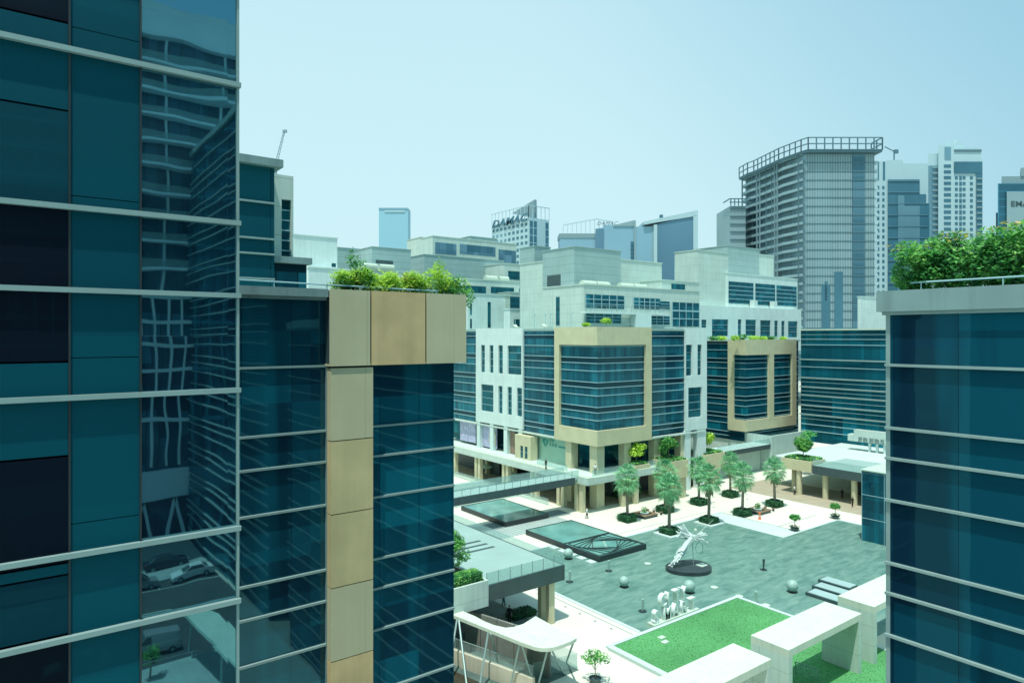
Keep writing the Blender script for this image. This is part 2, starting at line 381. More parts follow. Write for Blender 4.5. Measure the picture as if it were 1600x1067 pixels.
def text_mesh(body, size, ext, shear=0.0, sx=1.0, bold=0.0):
    cu = bpy.data.curves.new('lettering', 'FONT'); cu.body = body; cu.size = size; cu.extrude = ext; cu.shear = shear; cu.offset = bold
    cu.resolution_u = 3
    o = bpy.data.objects.new('lettering', cu); COL.objects.link(o)
    bpy.context.view_layer.update()
    me = bpy.data.meshes.new_from_object(o.evaluated_get(bpy.context.evaluated_depsgraph_get()))
    bpy.data.objects.remove(o); bpy.data.curves.remove(cu)
    for v in me.vertices: v.co.x *= sx
    return me
def lettering(name, body, size, ext, org, right, up, mat, parent=None, shear=0.0, sx=1.0, bold=0.0):
    me = text_mesh(body, size, ext, shear, sx, bold)
    r = Vector(right).normalized(); u = Vector(up).normalized(); n = r.cross(u); org = Vector(org)
    for v in me.vertices: v.co = org+r*v.co.x+u*v.co.y+n*v.co.z
    me.materials.clear(); me.materials.append(mat)
    o = bpy.data.objects.new(name, me); COL.objects.link(o); attach(o, parent); return o
# ================================================================== LEFT TOWER (nearest facade)
LY = 9.32
lb = thing('glass_office_building', 'nearest dark glass facade on the left with thick pale horizontal fins', 'building', (-2.0, LY+6, 0))
m = MB(); m.box(-16, 2.49, LY+.12, 13.6, 0, 44); m.build('wall', g_lbd, lb)
LF = [28+3.29+4*i+p for i in range(-7, 4) for p in (0,-1.81,-2.76)]
def zl(y): return 28-(y-525)/138.6
rows = [(-900,-420,'t'),(-420,26,'d'),(26,166,'t'),(166,322,'u'),(322,452,'d'),(452,566,'d'),(566,625,'t'),(625,716,'t'),(716,886,'d'),(886,905,'t'),(905,1000,'u'),(1000,1180,'d'),(1180,1340,'t'),(1340,1500,'d'),(1500,2100,'t'),(2100,4400,'d')]
g_lbu = GL('glass_dim_pane', (.000,.035,.055), (.001,.055,.08), 1.4, tint=(.05,.4,.55), cw=50, ch=3, wave=.0015, wscale=.5, mull=0)
for a, b, k in rows:
    z1, z0 = zl(a), max(0, zl(b))
    if z1 <= 0: continue
    for x0, x1 in ((-2.0, .63), (-5.0,-2.02)):
        glass(lb, 'X', LY, x0, x1, z0+.012, z1-.012, {'t':g_lbt,'d':g_lbd,'u':g_lbu}[k], name='window_pane')
for a, b in ((-900,-420),(-420,30),(30,300),(300,560),(560,826),(826,1110),(1110,1400),(1400,4300)):
    z1, z0 = zl(a), max(0, zl(b))
    glass(lb, 'X', LY, .655, 1.355, z0+.005, z1-.005, g_lbt, name='spandrel_panel')
for i in range(-28, 12, 1):       # mirror panes, each tipped a hair differently
    z0 = 28+.53+i*1.0; z1 = z0+1.0
    if z0 < 0: continue
zz = sorted(LF+[0,44])
for a, b in zip(zz, zz[1:]):
    if b <= 0 or b-a < .05: continue
    t = rnd(-.002,.002); t2 = rnd(-.0015,.0015)
    g = MB(); x0, x1 = 1.38, 2.49
    g.add([(x0,LY+t,max(0,a)),(x1,LY-t,max(0,a)),(x1,LY-t+t2,b),(x0,LY+t+t2,b),(x0,LY+.1,max(0,a)),(x1,LY+.1,max(0,a)),(x1,LY+.1,b),(x0,LY+.1,b)],
          [(0,1,2,3),(7,6,5,4),(0,4,5,1),(1,5,6,2),(2,6,7,3),(3,7,4,0)])
    g.build('mirror_pane', g_lbm, lb)
for z in LF:
    if z < 0 or z > 43: continue
    f = MB(); f.box(-5, 2.53, LY-.075, LY-.005, z-.030, z+.030); f.build('fin', finm, lb)
m = MB(); m.box(2.487, 2.515, LY-.04, LY+.12, 0, 44); m.build('corner_trim', finm, lb)
m = MB(); m.box(1.357, 1.378, LY-.03, LY+.1, 0, 44); m.box(.632,.653,LY-.015,LY+.1,0,44); m.build('mullion', darkm, lb)
# ================================================================== TAN-FRAMED BUILDING (middle)
MY = 18.85
mbx = thing('tan_framed_office_building', 'near dark glass building with tall tan stone pier, tan box frame and bright roof bushes', 'building', (6.5, MY+6, 0))
x508 = onY(508, MY)[0]; xr = 11.79
m = MB(); m.box(-4, xr-.02, MY+.12, 36, 0, 29.0); m.build('core', g_lbd, mbx)
glass(mbx, 'X', MY, -4, x508, 0, 29.08, g_mb); glass(mbx, 'X', MY, 8.8, xr, 0, 27.3, g_mb)
m = MB(); m.box(xr-.02, xr+.06, MY, 36, 0, 27.2); m.build('glazing', g_mb, mbx)
L1 = [z for z in lv(28-.86, (0,-1.86,-2.76), 7) if z > .3]
fins(mbx, 'X', MY, [(-4, x508)], L1, finm, .08, .06); fins(mbx, 'X', MY, [(8.8, xr+.05)], [z for z in L1 if z < 27], finm, .08, .06)
m = MB(); m.box(x508, x508+.06, MY-.12, MY, 0, 29.05); m.build('trim', finm, mbx)
m = MB(); m.box(x508+.06, 7.5, MY-.05, MY+.1, 0, 29.05); m.build('recess', darkm, mbx)
pier = MB(); pier.box(7.52, 8.78, 18.5, MY+.1, 0, 27.1); pier.build('pier_joint', jointm, mbx)
for i in range(13):
    z1 = 27.08-2.09*i; z0 = max(0, z1-2.06)
    if z1 < .1: break
    m = MB(); m.box(7.5, 8.8, 18.46, 18.52, z0, z1); m.box(7.5, 7.53, 18.52, MY, z0, z1); m.build('pier_panel', [tan, tan2, orange][0 if i % 3 else 1] if i not in (4,7) else orange, mbx)
fy = 18.42; xs = [onY(p, fy)[0] for p in (516, 578.5, 581, 664.5, 667, 728.5)]
m = MB(); m.box(xs[0]+.02, xs[5]-.02, fy+.05, 24, 27.2, 29.30); m.build('frame_core', jointm, mbx)
for a, b, q in ((xs[0], xs[1], tan2), (xs[2], xs[3], orange), (xs[4], xs[5], tan2)):
    m = MB(); m.box(a, b, fy, fy+.06, 27.14, 29.33); m.build('frame_panel', q, mbx)
m = MB(); m.box(xs[5]-.06, xs[5], fy+.06, 24, 27.14, 29.33); m.build('frame_panel', tan2, mbx)
m = MB(); m.box(xs[0], xs[5]-.06, fy+.06, 24, 27.14, 27.2); m.build('soffit', tan2, mbx)
m = MB(); m.box(-4, xs[0]-.02, 18.5, 22, 29.10, 29.33); m.box(-4, xs[0]-.02, 18.62, MY, 29.02, 29.10); m.build('roof_slab', slabm, mbx)
m = MB(); m.box(-4, xs[5]-.1, 22, 36, 29.0, 29.25); m.build('roof', terrace, mbx)
rl = thing('roof_railing', 'thin pale rail running in front of the bright roof bushes', 'railing', (7, 18.9, 29.33))
m = MB(); m.tube((2.6,18.75,29.52),(11.2,18.75,29.43),.022); m.build('handrail', finfar, rl)
for x in (3,4.5,6,7.5,9,10.5):
    m = MB(); m.tube((x,18.75,29.3),(x,18.75,29.5),.015); m.build('post', finfar, rl)
# roof shrubs
sh = [(552,-1,.95,'tall grey green wispy shrub at the left end of the tan roof',leaf2,.7),(534,0,.6,'low yellow green bush beside the pale roof slab',leaf1,.5),
      (578,0,.62,'round bright green bush left of the roof centre',leaf1,.55),(606,0,.6,'leafy light green bush over the middle tan panel',leaf1,.5),
      (633,0,.62,'bush with a few rust red new leaves over the tan box',leaf1,.5),(660,0,.6,'yellow green bush right of the rust leaved one',leaf1,.5),
      (688,1,.85,'tall sprawling green bush with an upright shoot near the roof corner',leaf1,.55),(712,0,.55,'dark trailing bush hanging over the corner of the tan box',leaf2,.5)]
for px, k, hh, lab, lm, r in sh:
    x, _ = onY(px, 19.15); b = thing('roof_bush', lab, 'bush', (x, 19.15, 29.33), 'bushes on the tan roof')
    t = MB(); bl = []
    for i in range(7):
        q = (rnd(-r,r)*.8, rnd(-.3,.4), hh*rnd(.25,.85)); t.tube((0,0,-.05), q, .015, .006, 4); bl.append((*q, .3, .28, .24))
    if k: bl += [(rnd(-.15,.15), 0, hh*1.05, .25,.25,.28),(rnd(-.1,.1),0,hh*1.25,.12,.12,.22)]
    if px == 712: bl += [(0,-.55,-.05,.42,.2,.3),(.1,-.6,-.3,.2,.1,.15)]
    bl += [(0,0,.2,r*.9,.35,.25)]
    t.build('stem', trunkm, b, True); q = MB(); leaves(q, bl, 2400, .045, hollow=0); q.build('foliage', lm, b, True)
    if lm is not leafr and px not in (552,):
        q = MB(); leaves(q, [(rnd(-.2,.2),-.1,hh*.8,.3,.3,.2)], 90, .05); q.build('new_leaves', leafr if px == 633 else leaf1, b, True)
# ================================================================== SETBACK BLOCK BEHIND IT
g_c1 = GL('glass_setback', (.002,.07,.10), (.02,.24,.28), 1.9, tint=(.4,.85,.9), cw=3.0, zo=1.0, wave=.003, lit=.2, blind=.25)
c1 = thing('setback_office_block', 'stepped glass and white block rising behind the roof slab next to the left facade', 'building', (6, 44, 0))
C1Y = 36.3; cx1 = 11.62
m = MB(); m.box(-10, cx1, C1Y+.1, 60, 0, 36.9); m.build('wall', pale, c1)
glass(c1, 'X', C1Y, -10, cx1, 29.2, 36.9, g_c1)
fins(c1, 'X', C1Y, [(-10, cx1)], [35.0, 33.1, 32.3, 31.0], finm, .12, .1)
m = MB(); m.box(-10, cx1+.35, C1Y-.4, 60, 36.9, 37.3); m.build('roof_slab', slabm, c1)
X2 = onY(458.5, 38)[0]
hw = hY(38, 440, 455, 312, 407)
m = MB(); wallgrid(m, 'X', 38, cx1, X2, 28, 37.0, .5, [hw]); m.box(cx1, X2, 38.5, 48, 28, 37.0); m.build('wall', pale, c1)
window(c1, 'X', 38, hw, g_win, .25, 5)
X3, X4 = onY(488, 36.6)[0], onY(479, 37)[0]
m = MB(); m.box(cx1, X3, 36.6, 42, 31.95, 32.3); m.build('balcony_slab', slabm, c1)
m = MB(); m.box(cx1, X4, 37.0, 42, 28, 31.95); m.build('glazing', g_cb, c1)
tree('roof_tree', 'small green tree peeking over the stepped block beside the left facade', 'tree', (9.3, 37.5, 37.3), 1.3, .6, leaf2, 500, .09, trunk_r=.03, nb=5)
# ================================================================== RIGHT BUILDING (near)
RX_ = 21.1
rb = thing('glass_office_building', 'near dark glass building on the right with a grey roof slab and thin pale fins', 'building', (RX_+6, 0, 0))
m = MB(); m.box(RX_+.12, RX_+22, -24, 9.32, 0, 28.6); m.build('wall', g_lbd, rb)
glass(rb, 'Y', RX_, -24, 9.36, 0, 28.7, g_rb)
m = MB(); m.box(RX_, RX_+22, 9.36, 9.4, 0, 28.6); m.build('glazing', g_rb, rb)
fins(rb, 'Y', RX_, [(-24, 9.42)], [z for z in lv(28-.86,(0,-1.86,-2.76),7) if z > .3 and not (abs(z-25.28)<.01 and False)], finm, .12, .075)
m = MB(); m.box(RX_-.2, RX_+22, -24, 9.62, 28.72, 29.33); m.build('roof_slab', slabm, rb)
m = MB(); m.box(RX_-.1, RX_+22, -24, 9.5, 28.62, 28.75); m.build('cornice', finm, rb)
m = MB(); m.box(RX_-.03, RX_-.005, 9.30, 9.42, 0, 28.62); m.build('corner_trim', finm, rb)
rl = thing('roof_railing', 'thin dark rail on the grey slab below the right hand hedge', 'railing', (RX_, 0, 29.33))
m = MB(); m.tube((RX_+.1,8.8,29.55),(RX_+.1,-14,29.55),.025); m.build('handrail', finfar, rl)
for i in range(10):
    m = MB(); m.tube((RX_+.1,8.5-2*i,29.3),(RX_+.1,8.5-2*i,29.53),.016); m.build('post', finfar, rl)
for i, (y0, hh, r, lab, lm, ls) in enumerate([(8.75,1.25,.8,'brown tipped dense shrub at the outer end of the right roof',leaf2,.075),(7.6,1.5,1.05,'dark green glossy shrub second from the outer end of the right roof',leaf2,.075),
      (6.4,1.6,1.1,'rounded dark shrub in the middle of the right roof planting',leaf2,.075),(5.25,1.75,1.05,'taller mixed shrub next to the feathery tree on the right roof',leaf2,.075),
      (4.0,2.15,1.05,'feathery light green tree on the right roof',leaf5,.06),(2.6,2.3,1.1,'second feathery tree at the right picture edge',leaf5,.06)]):
    b = thing('roof_shrub', lab, 'shrub', (RX_+(.75 if i == 0 else 1.0), y0, 29.33), 'shrubs on the right hand roof')
    t = MB(); bl = []
    for q in range(10):
        p = (rnd(-.7,.7), rnd(-r,r)*.75, hh*rnd(.3,1.0)); t.tube((0,rnd(-.2,.2),0), p, .025, .008, 4); bl.append((*p, .42,.42,.34))
    bl += [(0,0,hh*.45,.85,r*1.05,hh*.5),(0,0,hh*.3,.8,r,hh*.35)]
    t.build('stem', trunkm, b, True); q = MB(); leaves(q, bl, 8500, ls*.85, hollow=.1); q.build('foliage', lm, b, True)
    if i < 4:
        q = MB(); leaves(q, [(rnd(-.4,.1), rnd(-.5,.5), hh*rnd(.95,1.12), .4,.5,.16) for _ in range(3)], 70, .06, hollow=0); q.build('new_leaves', leafr, b, True)
# ================================================================== CENTRAL BUILDING
CXP, CYP = 76.6, 78.7
cb = thing('central_office_building', 'central corner building with big tan frame around dark glass and white window walls', 'building', (CXP+12, CYP+15, 0))
yL = onX(704, CXP)[0]+8; xR = onY(1105, CYP)[0]
m = MB(); m.box(CXP+1.3, xR-.1, CYP+1.3, yL, 10.5, 28.9); m.build('core', g_lbd, cb)
m = MB(); m.box(CXP+.6, xR-.1, CYP+.6, yL, 28.9, 29.3); m.build('roof', terrace, cb)
m = MB(); m.box(CXP+.3, xR-.1, CYP+.3, yL, 10.2, 10.5); m.build('soffit', pale, cb)
# tan frame
yo, yi = onX(866, CXP)[0], onX(873.5, CXP)[0]; xo, xi = onY(1018.5, CYP)[0], onY(1009.5, CYP)[0]
fm = MB()
for z0, z1 in ((26.5, 29.5), (10.2, 12.7)):
    fm.box(CXP, CXP+.9, CYP, yo, z0, z1); fm.box(CXP+.9, xo, CYP, CYP+.9, z0, z1)
fm.box(CXP, CXP+.9, yi, yo, 12.7, 26.5); fm.box(xi, xo, CYP, CYP+.9, 12.7, 26.5)
fm.build('frame', tan2, cb)
glass(cb, 'Y', CXP+.5, CYP+.5, yi, 12.7, 26.5, g_cb); glass(cb, 'X', CYP+.5, CXP+.6, xi, 12.7, 26.5, g_cb)
CL = [z for z in lv(26.3)]
fins(cb, 'Y', CXP+.5, [(CYP+.36, yi)], CL, zr=(12.7,26.5)); fins(cb, 'X', CYP+.5, [(CXP+.5, xi)], CL, zr=(12.7,26.5))
# left bays
y817, y743 = onX(816.5, CXP+.3)[0], onX(743.5, CXP+.3)[0]
glass(cb, 'Y', CXP+.7, yo, y817, 10.6, 29.1, g_cb); fins(cb, 'Y', CXP+.7, [(yo, y817)], [z for z in CL+[28.2]], zr=(10.6,29.1))
glass(cb, 'Y', CXP+.9, y743, yL, 10.6, 28.9, g_cb); fins(cb, 'Y', CXP+.9, [(y743, yL)], CL+[28.0], zr=(10.6,28.9))
P = CXP+.3
hl = [hX(P,751.5,757.5,540,584), hX(P,764.8,770.8,540,584), hX(P,778.7,785.5,540,584), hX(P,793,814.5,541,587),
      hX(P,751.7,770.8,602,646.5), hX(P,778.7,785,603.5,648.5), hX(P,792.9,799.6,605.5,651), hX(P,807.5,815.5,607,654)]
hl = [(a,b,(20.8 if i < 4 else 13.1),(26.2 if i < 4 else 18.4)) for i,(a,b,c,d) in enumerate(hl)]
m = MB(); wallgrid(m, 'Y', P, y817, y743, 10.8, 29.5, .5, hl); m.box(P+.5, P+1.0, y817, y743, 28.9, 29.5); m.build('wall', white, cb)
for h in hl: window(cb, 'Y', P, h, g_win, .3, 3, 1 if h[1]-h[0] > 1.8 else 0)
for i in range(4):                # piers down to the terrace
    y = y817+.8+i*(y743-y817-1.6)/3; m = MB(); m.box(P+.05, P+.9, y-.55, y+.55, 5.6, 10.8); m.build('pier', white, cb)
# right bays
x1070 = onY(1070, CYP+.6)[0]; Q = CYP+.4
glass(cb, 'X', CYP+.8, xo, x1070, 10.7, 28.8, g_cb); fins(cb, 'X', CYP+.8, [(xo, x1070)], CL+[28.0], zr=(10.7,28.8))
hr = [hY(Q,1072,1081.5,541,584), hY(Q,1090,1096.5,541,584), hY(Q,1075.5,1096.5,602,647)]
hr = [(a,b,(20.8 if i < 2 else 13.1),(26.4 if i < 2 else 18.6)) for i,(a,b,c,d) in enumerate(hr)]
x1105 = onY(1104.5, Q)[0]
m = MB(); wallgrid(m, 'X', Q, x1070, x1105, 10.8, 29.5, .5, hr); m.box(x1105-.5, x1105, Q+.5, Q+25, 10.8, 29.5); m.build('wall', white, cb)
for h in hr: window(cb, 'X', Q, h, g_win, .3, 3, 1 if h[1]-h[0] > 2.5 else 0)
for a, b in ((1070.5,1079.5),(1090,1103.5)):
    xa, xb = onY(a, Q)[0], onY(b, Q)[0]; m = MB(); m.box(xa, xb, Q+.05, Q+1.0, 0, 10.8); m.build('pier', white, cb)
# terrace-level rooms under the upper storeys
gy = MB(); gy.box(CXP+3.2, xR-1, CYP+4.5, yL, 5.6, 10.2); gy.build('shopfront', g_db, cb)
for px, w in ((891.5,1.5),(948,1.7)):
    if px < 900: y = onX(px, CXP+1)[0]; m = MB(); m.box(CXP+.5, CXP+2, y-.75, y+.75, 0, 10.2)
    else: m = MB(); m.box(CXP+.6, CXP+2.3, CYP+.7, CYP+2.4, 0, 10.2)
    m.build('column', columnm, cb)
for x in (84.5, 92, 99):
    m = MB(); m.box(x-.8, x+.8, CYP+.8, CYP+2.2, 0, 10.2); m.build('column', columnm, cb)
def panelX(name, X, a, b, z0, z1, mat, parent, t=.15, label=None):
    y1 = onX(a, X)[0]; y0 = onX(b, X)[0]; m = MB(); m.box(X, X+t, y0, y1, z0, z1); return m.build(name, mat, parent, label=label)
lilac = M('poster_lilac', (.42,.44,.60), .6, .25, 1.2); brown = M('timber_brown', (.30,.22,.16), .7, .2, 1.5, joints=(.3,50,.03)); green = M('hoarding_green', (.34,.56,.44), .7, .15, .15)
signteal = M('sign_teal', (.03,.30,.26), .6, .1, 3); signgrey = M('sign_grey', (.18,.26,.25), .6, .05, 3)
panelX('poster', CXP+1.0, 719, 743, 6.1, 10.2, lilac, cb); panelX('poster', CXP+1.0, 750.5, 776, 5.9, 10.3, lilac, cb)
panelX('timber_panel', CXP+1.1, 791.5, 804, 5.7, 10.7, brown, cb)
panelX('hoarding', CXP+1.6, 838, 884, 5.65, 10.2, green, cb)
y0, y1 = onX(829, CXP-.6)[0], onX(804.5, CXP-.6)[0]
hs = [(y0+.9,y0+1.7,5.8,8.0),(y0+2.2,y0+3.0,5.8,8.0)]
m = MB(); wallgrid(m, 'Y', CXP-.6, y0, y1, 5.6, 9.9, .2, hs); m.box(CXP-.4, CXP+1.0, y0, y1, 9.7, 9.9); m.box(CXP-.4,CXP+1.0,y0,y0+.15,5.6,9.7); m.build('porch', columnm, cb)
for h in hs: window(cb, 'Y', CXP-.6, h, g_win, .12, 1)
# emblem disc and hoarding marks
X = CXP+.8; yc = onX(770, X)[0]
em = MB(); 
for r0, r1, dx in ((1.9,1.55,.10),(1.2,.95,.06),(.5,.0,.06)):
    n = 32
    for i in range(n):
        a, b = 2*PI*i/n, 2*PI*(i+1)/n
        em.add([(X-dx, yc+math.cos(a)*r0*.62, 8+math.sin(a)*r0),(X-dx, yc+math.cos(b)*r0*.62, 8+math.sin(b)*r0),(X-dx, yc+math.cos(b)*r1*.62, 8+math.sin(b)*r1),(X-dx, yc+math.cos(a)*r1*.62, 8+math.sin(a)*r1)], [(0,1,2,3)])
for i in range(12):
    a = 2*PI*i/12; em.bar((X-.05, yc+math.cos(a)*.3, 8+math.sin(a)*.5),(X-.05, yc+math.cos(a)*.95, 8+math.sin(a)*1.55),.09,.05)
em.build('emblem', [M('emblem_gold',(.42,.40,.28),.5,.2,3)], cb)
X = CXP+1.5; ys = onX(852, X)[0]
lg = MB()
for sg in (-1,1):
    lg.add([(X, ys, 8.1),(X, ys+sg*.75, 9.0),(X, ys+sg*.85, 9.75),(X, ys+sg*.3, 9.4)], [(0,1,2,3)])
    lg.add([(X-.02, ys, 9.2),(X-.02, ys+sg*.25, 9.55),(X-.02, ys, 9.85)], [(0,1,2)])
lg.build('logo', signteal, cb)
ys -= 1.2
for i, (w, zz_, h) in enumerate([(.5,9.25,.5),(.55,9.25,.5),(.35,8.5,.5),(.35,8.5,.5),(.5,8.5,.5)]):
    m = MB(); y = ys-(i%2 if i<2 else (i-2))*.72
    m.box(X-.02, X+.02, y-w, y, zz_+.38, zz_+h); m.box(X-.02, X+.02, y-w, y, zz_, zz_+.1); m.box(X-.022, X+.018, y-.13, y, zz_, zz_+h)
    m.build('sign_letter', signteal, cb)
m = MB(); m.box(X-.02, X+.02, ys-4.6, ys-2.4, 8.5, 8.72); m.build('sign_line', signteal, cb)
# penthouse storeys
X, Y, X1, Y1, zt = vol(cb, 912, 118, 848, 1093, 445, 29.3, pale)
for a, b, c, d, vb in ((912,975,461,482,5),(989.5,1031,466,483,5),(912,970,489.5,505,4),(1015,1046,494,507,3),(1050,1092,473,510,4),(1031,1046,471,483,1)):
    x0, x1, z0, z1 = hY(Y, a, b, c, d); x0 = max(x0, X+.4)
    w = glass(cb, 'X', Y, x0, x1, z0, z1, g_win, 0, .06, 'window')
    f = MB()
    for i in range(vb+1):
        s = x0+(x1-x0)*i/vb; f.box(s-.06,s+.06,Y-.14,Y-.06,z0,z1)
    f.box(x0,x1,Y-.15,Y-.06,z0+(z1-z0)*.62,z0+(z1-z0)*.68); f.box(x0,x1,Y-.15,Y-.06,z0+(z1-z0)*.3,z0+(z1-z0)*.34); f.build('frame', finfar, w)
y0, y1, z0, z1 = hX(X, 869, 874.5, 464, 508); glass(cb, 'Y', X, y0, y1, max(29.4,z0), z1, g_win, 0, .06, 'window')
x0, _ = onY(915, Y-1.5); x1, _ = onY(1044, Y-1.5); z = zat(487, 119)
m = MB(); m.box(x0, x1, Y-1.6, Y-.15, z-.35, z); m.build('balcony_slab', white, cb)
br = MB(); br.box(x0,x1,Y-1.55,Y-1.48,z+.95,z+1.02)
for i in range(18): s = x0+(x1-x0)*i/17; br.box(s-.025,s+.025,Y-1.54,Y-1.49,z,z+.95)
br.build('balcony_railing', finm, cb)
m = MB(); x0,_ = onY(990,Y-1); x1,_=onY(1014,Y-1); m.box(x0,x1,Y-1.6,Y-.02,29.3,z-.35); m.build('pier', white, cb)
X, Y, X1, Y1, zt = vol(cb, 897, 128, 848, 970, 386, 29.3, grey)
y0, y1, z0, z1 = hX(X, 855, 876, 430, 447); m = MB(); m.box(X-.05,X,y0,y1,z0,z1); m.build('vent', fasc, cb)
vol(cb, 970, 138, 970, 1034, 406, 29.3, pale); vol(cb, 835, 146, 812, 860, 385, 29.3, grey); vol(cb, 848, 140, 813, 850, 409, 29.3, pale)
X, Y, X1, Y1, zt = vol(cb, 1034, 137, 1034, 1093, 438, 29.3, pale)
glass(cb, 'X', Y, *hY(Y,1049,1070,444,456), g_win, 0, .06, 'window')
m = MB(); X = CXP+.4; m.box(X, X+.1, CYP+.5, y743, 29.5, 30.5)
m = None
for a, b, nm in ((912,955,'pair of round topped white air units on the left of the central penthouse roof'),(971,1013,'pair of round topped white air units on the right of the central penthouse roof')):
    Yp = 92; x0, d0 = onY(a, Yp); x1, _ = onY(b, Yp); zr_ = zat(445, 118)+.15
    t = thing('air_unit', nm, 'rooftop unit', ((x0+x1)/2, Yp, zr_), 'white rooftop air units')
    for i in range(2):
        q = MB(); xa = x0+(x1-x0)*i/2+.15; xb = x0+(x1-x0)*(i+1)/2-.15
        pr = [(0,0),(0,.8),(.25,1.15),(.7,1.3),(1.15,1.15),(1.4,.8),(1.4,0)]
        q.add([(xa,Yp+p,zr_+z) for p, z in pr]+[(xb,Yp+p,zr_+z) for p, z in pr], [tuple(range(7)),tuple(range(13,6,-1))]+[(j,j+7,(j+1)%7+7,(j+1)%7) for j in range(7)])
        q.build('casing', whitep, t)
# small things on the central roof edge
for px, yy, hh, r, lab in ((947,CYP+3.5,1.9,1.1,'bright bush on the central roof behind the tan frame'),(916,CYP+3.2,1.0,.8,'low bush at the left end of the penthouse terrace')):
    x, _ = onY(px, yy); tree('terrace_bush', lab, 'bush', (x, yy, 29.3), hh, r, leaf1, 500, .14, trunk_r=.04, nb=5)
x,_ = onY(985,CYP+3); tb_ = thing('terrace_table', 'small white table with parasol base on the central roof terrace', 'table', (x, CYP+3, 29.3))
m = MB(); m.lathe([(.6,.72),(.6,.76)]); m.build('table_top', whitep, tb_, True); m = MB(); m.tube((0,0,0),(0,0,.72),.05); m.build('leg', darkm, tb_, True)
for px in (852, 860, 892, 805, 835):
    y, _ = onX(px, CXP+2.5); m = MB(); m.tube((CXP+2.5,y,29.3),(CXP+2.5,y,32.0),.05); m.tube((CXP+2.5,y,31.9),(CXP+2.5,y-.5,32.0),.08)
    solo(m, 'roof_lamp_post', finfar, 'thin white lamp post on the left roof terrace of the central building', 'lamp post', 'thin lamp posts on the central roof')
for px, yy in ((853,0),(808,1)):
    y, _ = onX(px, CXP+1.6); t = thing('sun_lounger', 'white lounger left on the roof edge '+('behind the dark glass bay' if not yy else 'above the white window wall'), 'lounger', (CXP+1.8,y,29.3))
    m = MB(); m.box(-.4,.4,-1.1,.4,.3,.42); m.build('seat', whitep, t, True)
    m = MB(); m.add([(-.4,.4,.3),(.4,.4,.3),(.4,1.1,.8),(-.4,1.1,.8),(-.4,.4,.42),(.4,.4,.42),(.4,1.05,.9),(-.4,1.05,.9)],[(3,2,1,0),(4,5,6,7),(0,1,5,4),(1,2,6,5),(2,3,7,6),(3,0,4,7)]); m.build('backrest', whitep, t, True)
    for a in (-.35,.35):
        for b in (-1,.3): q = MB(); q.tube((a,b,0),(a,b,.3),.03); q.build('leg', darkm, t, True)
# ================================================================== STEPPED ROOFSCAPE LEFT OF CENTRE
s1 = thing('terraced_office_building', 'pale stepped building with slit windows between the roof bushes and the central building', 'building', (110, 150, 0))
X, Y, X1, Y1, zt = vol(s1, 731, 152, 731, 790, 459, 20, white, dep=18)
for a, b, c, d in ((734.5,737,474,492),(734.5,737,498,513),(762,766.5,472,512)):
    glass(s1, 'X', Y, *hY(Y,a,b,c,d), g_win, 0, .06, 'window')
vol(s1, 790, 158, 787, 797, 462, 20, pale)
X, Y, X1, Y1, zt = vol(s1, 797, 170, 797, 850, 457, 20, pale)
glass(s1, 'X', Y, *hY(Y,797,829,464,482), g_win, 0, .06, 'window')
X, Y, X1, Y1, zt = vol(s1, 797, 152, 787, 850, 483, 20, white)
glass(s1, 'X', Y, *hY(Y,803,832,499,512), g_win, 0, .06, 'window')
xa, _ = onY(823, Y+1.5); tree('terrace_bush', 'bright round bush on the stepped terrace left of centre', 'bush', (xa, Y+1.5, zt), 1.9, 2.2, leaf1, 500, .2, trunk_r=.05, nb=6)
x0,_ = onY(834,Y+1.2); x1,_=onY(849,Y+1.2); m = MB(); m.box(x0,x1,Y+1,Y+2.4,zt,zt+1.7); solo(m, 'planter_box', brown, 'brown timber box beside the bush on the stepped terrace', 'planter')
X, Y, X1, Y1, zt = vol(s1, 724, 168, 718, 813, 436, 20, pale)
for a, b, c, d in ((724.5,759,447,458),(767,803,449,458.5),(811,813,451,457)): glass(s1, 'X', Y, *hY(Y,a,b,c,d), g_win, 0, .06, 'window')
s2 = thing('terraced_office_building', 'grey stepped building with a long window band, highest of the roofs left of centre', 'building', (130, 190, 0))
X, Y, X1, Y1, zt = vol(s2, 663, 185, 640, 787, 398, 20, grey)
X, Y, X1, Y1, zt = vol(s2, 787, 190, 787, 813, 412, 20, pale); glass(s2, 'X', Y, *hY(Y,794,812,424,437), g_win, 0, .06, 'window')
X, Y, X1, Y1, zt = vol(s2, 676, 205, 657, 807, 369, 20, pale)
for a, b, c, d in ((680,713,380,397.5),(718.5,774,384,399),(779,806,391,411)):
    w = glass(s2, 'X', Y, *hY(Y,a,b,c,d), g_far, 0, .06, 'window')
vol(s2, 735, 225, 735, 777, 369.5, 20, grey); vol(s2, 657, 215, 636, 675, 371, 20, pale)
for a, b, z_ in ((757,776,435),(778,794,436)):
    Yp = at(757,175)[1]; x0,_=onY(a,Yp); x1,_=onY(b,Yp); zz_ = zat(438.5,175)
    t = thing('air_unit', 'white round topped unit '+('left' if a==757 else 'right')+' of the pair on the stepped roof', 'rooftop unit', ((x0+x1)/2,Yp,zz_), 'white rooftop air units')
    q = MB(); q.tube((x0+.2,Yp,zz_+.5),(x1-.2,Yp,zz_+.5),.9,.9,10); q.build('casing', whitep, t)
s3 = thing('terraced_office_building', 'low grey rooftop blocks left of centre behind the bright roof bushes', 'building', (70, 140, 0))
X, Y, X1, Y1, zt = vol(s3, 581, 165, 581, 642, 386, 20, grey)
m = MB(); x0,x1,z0,z1 = hY(Y,587,614,407,412.5); m.box(x0,x1,Y-.06,Y,z0,z1); m.build('vent', fasc, s3)
vol(s3, 527, 172, 527, 583, 387, 20, grey); vol(s3, 560, 150, 560, 650, 421, 20, pale)
Yp = at(590,152)[1]
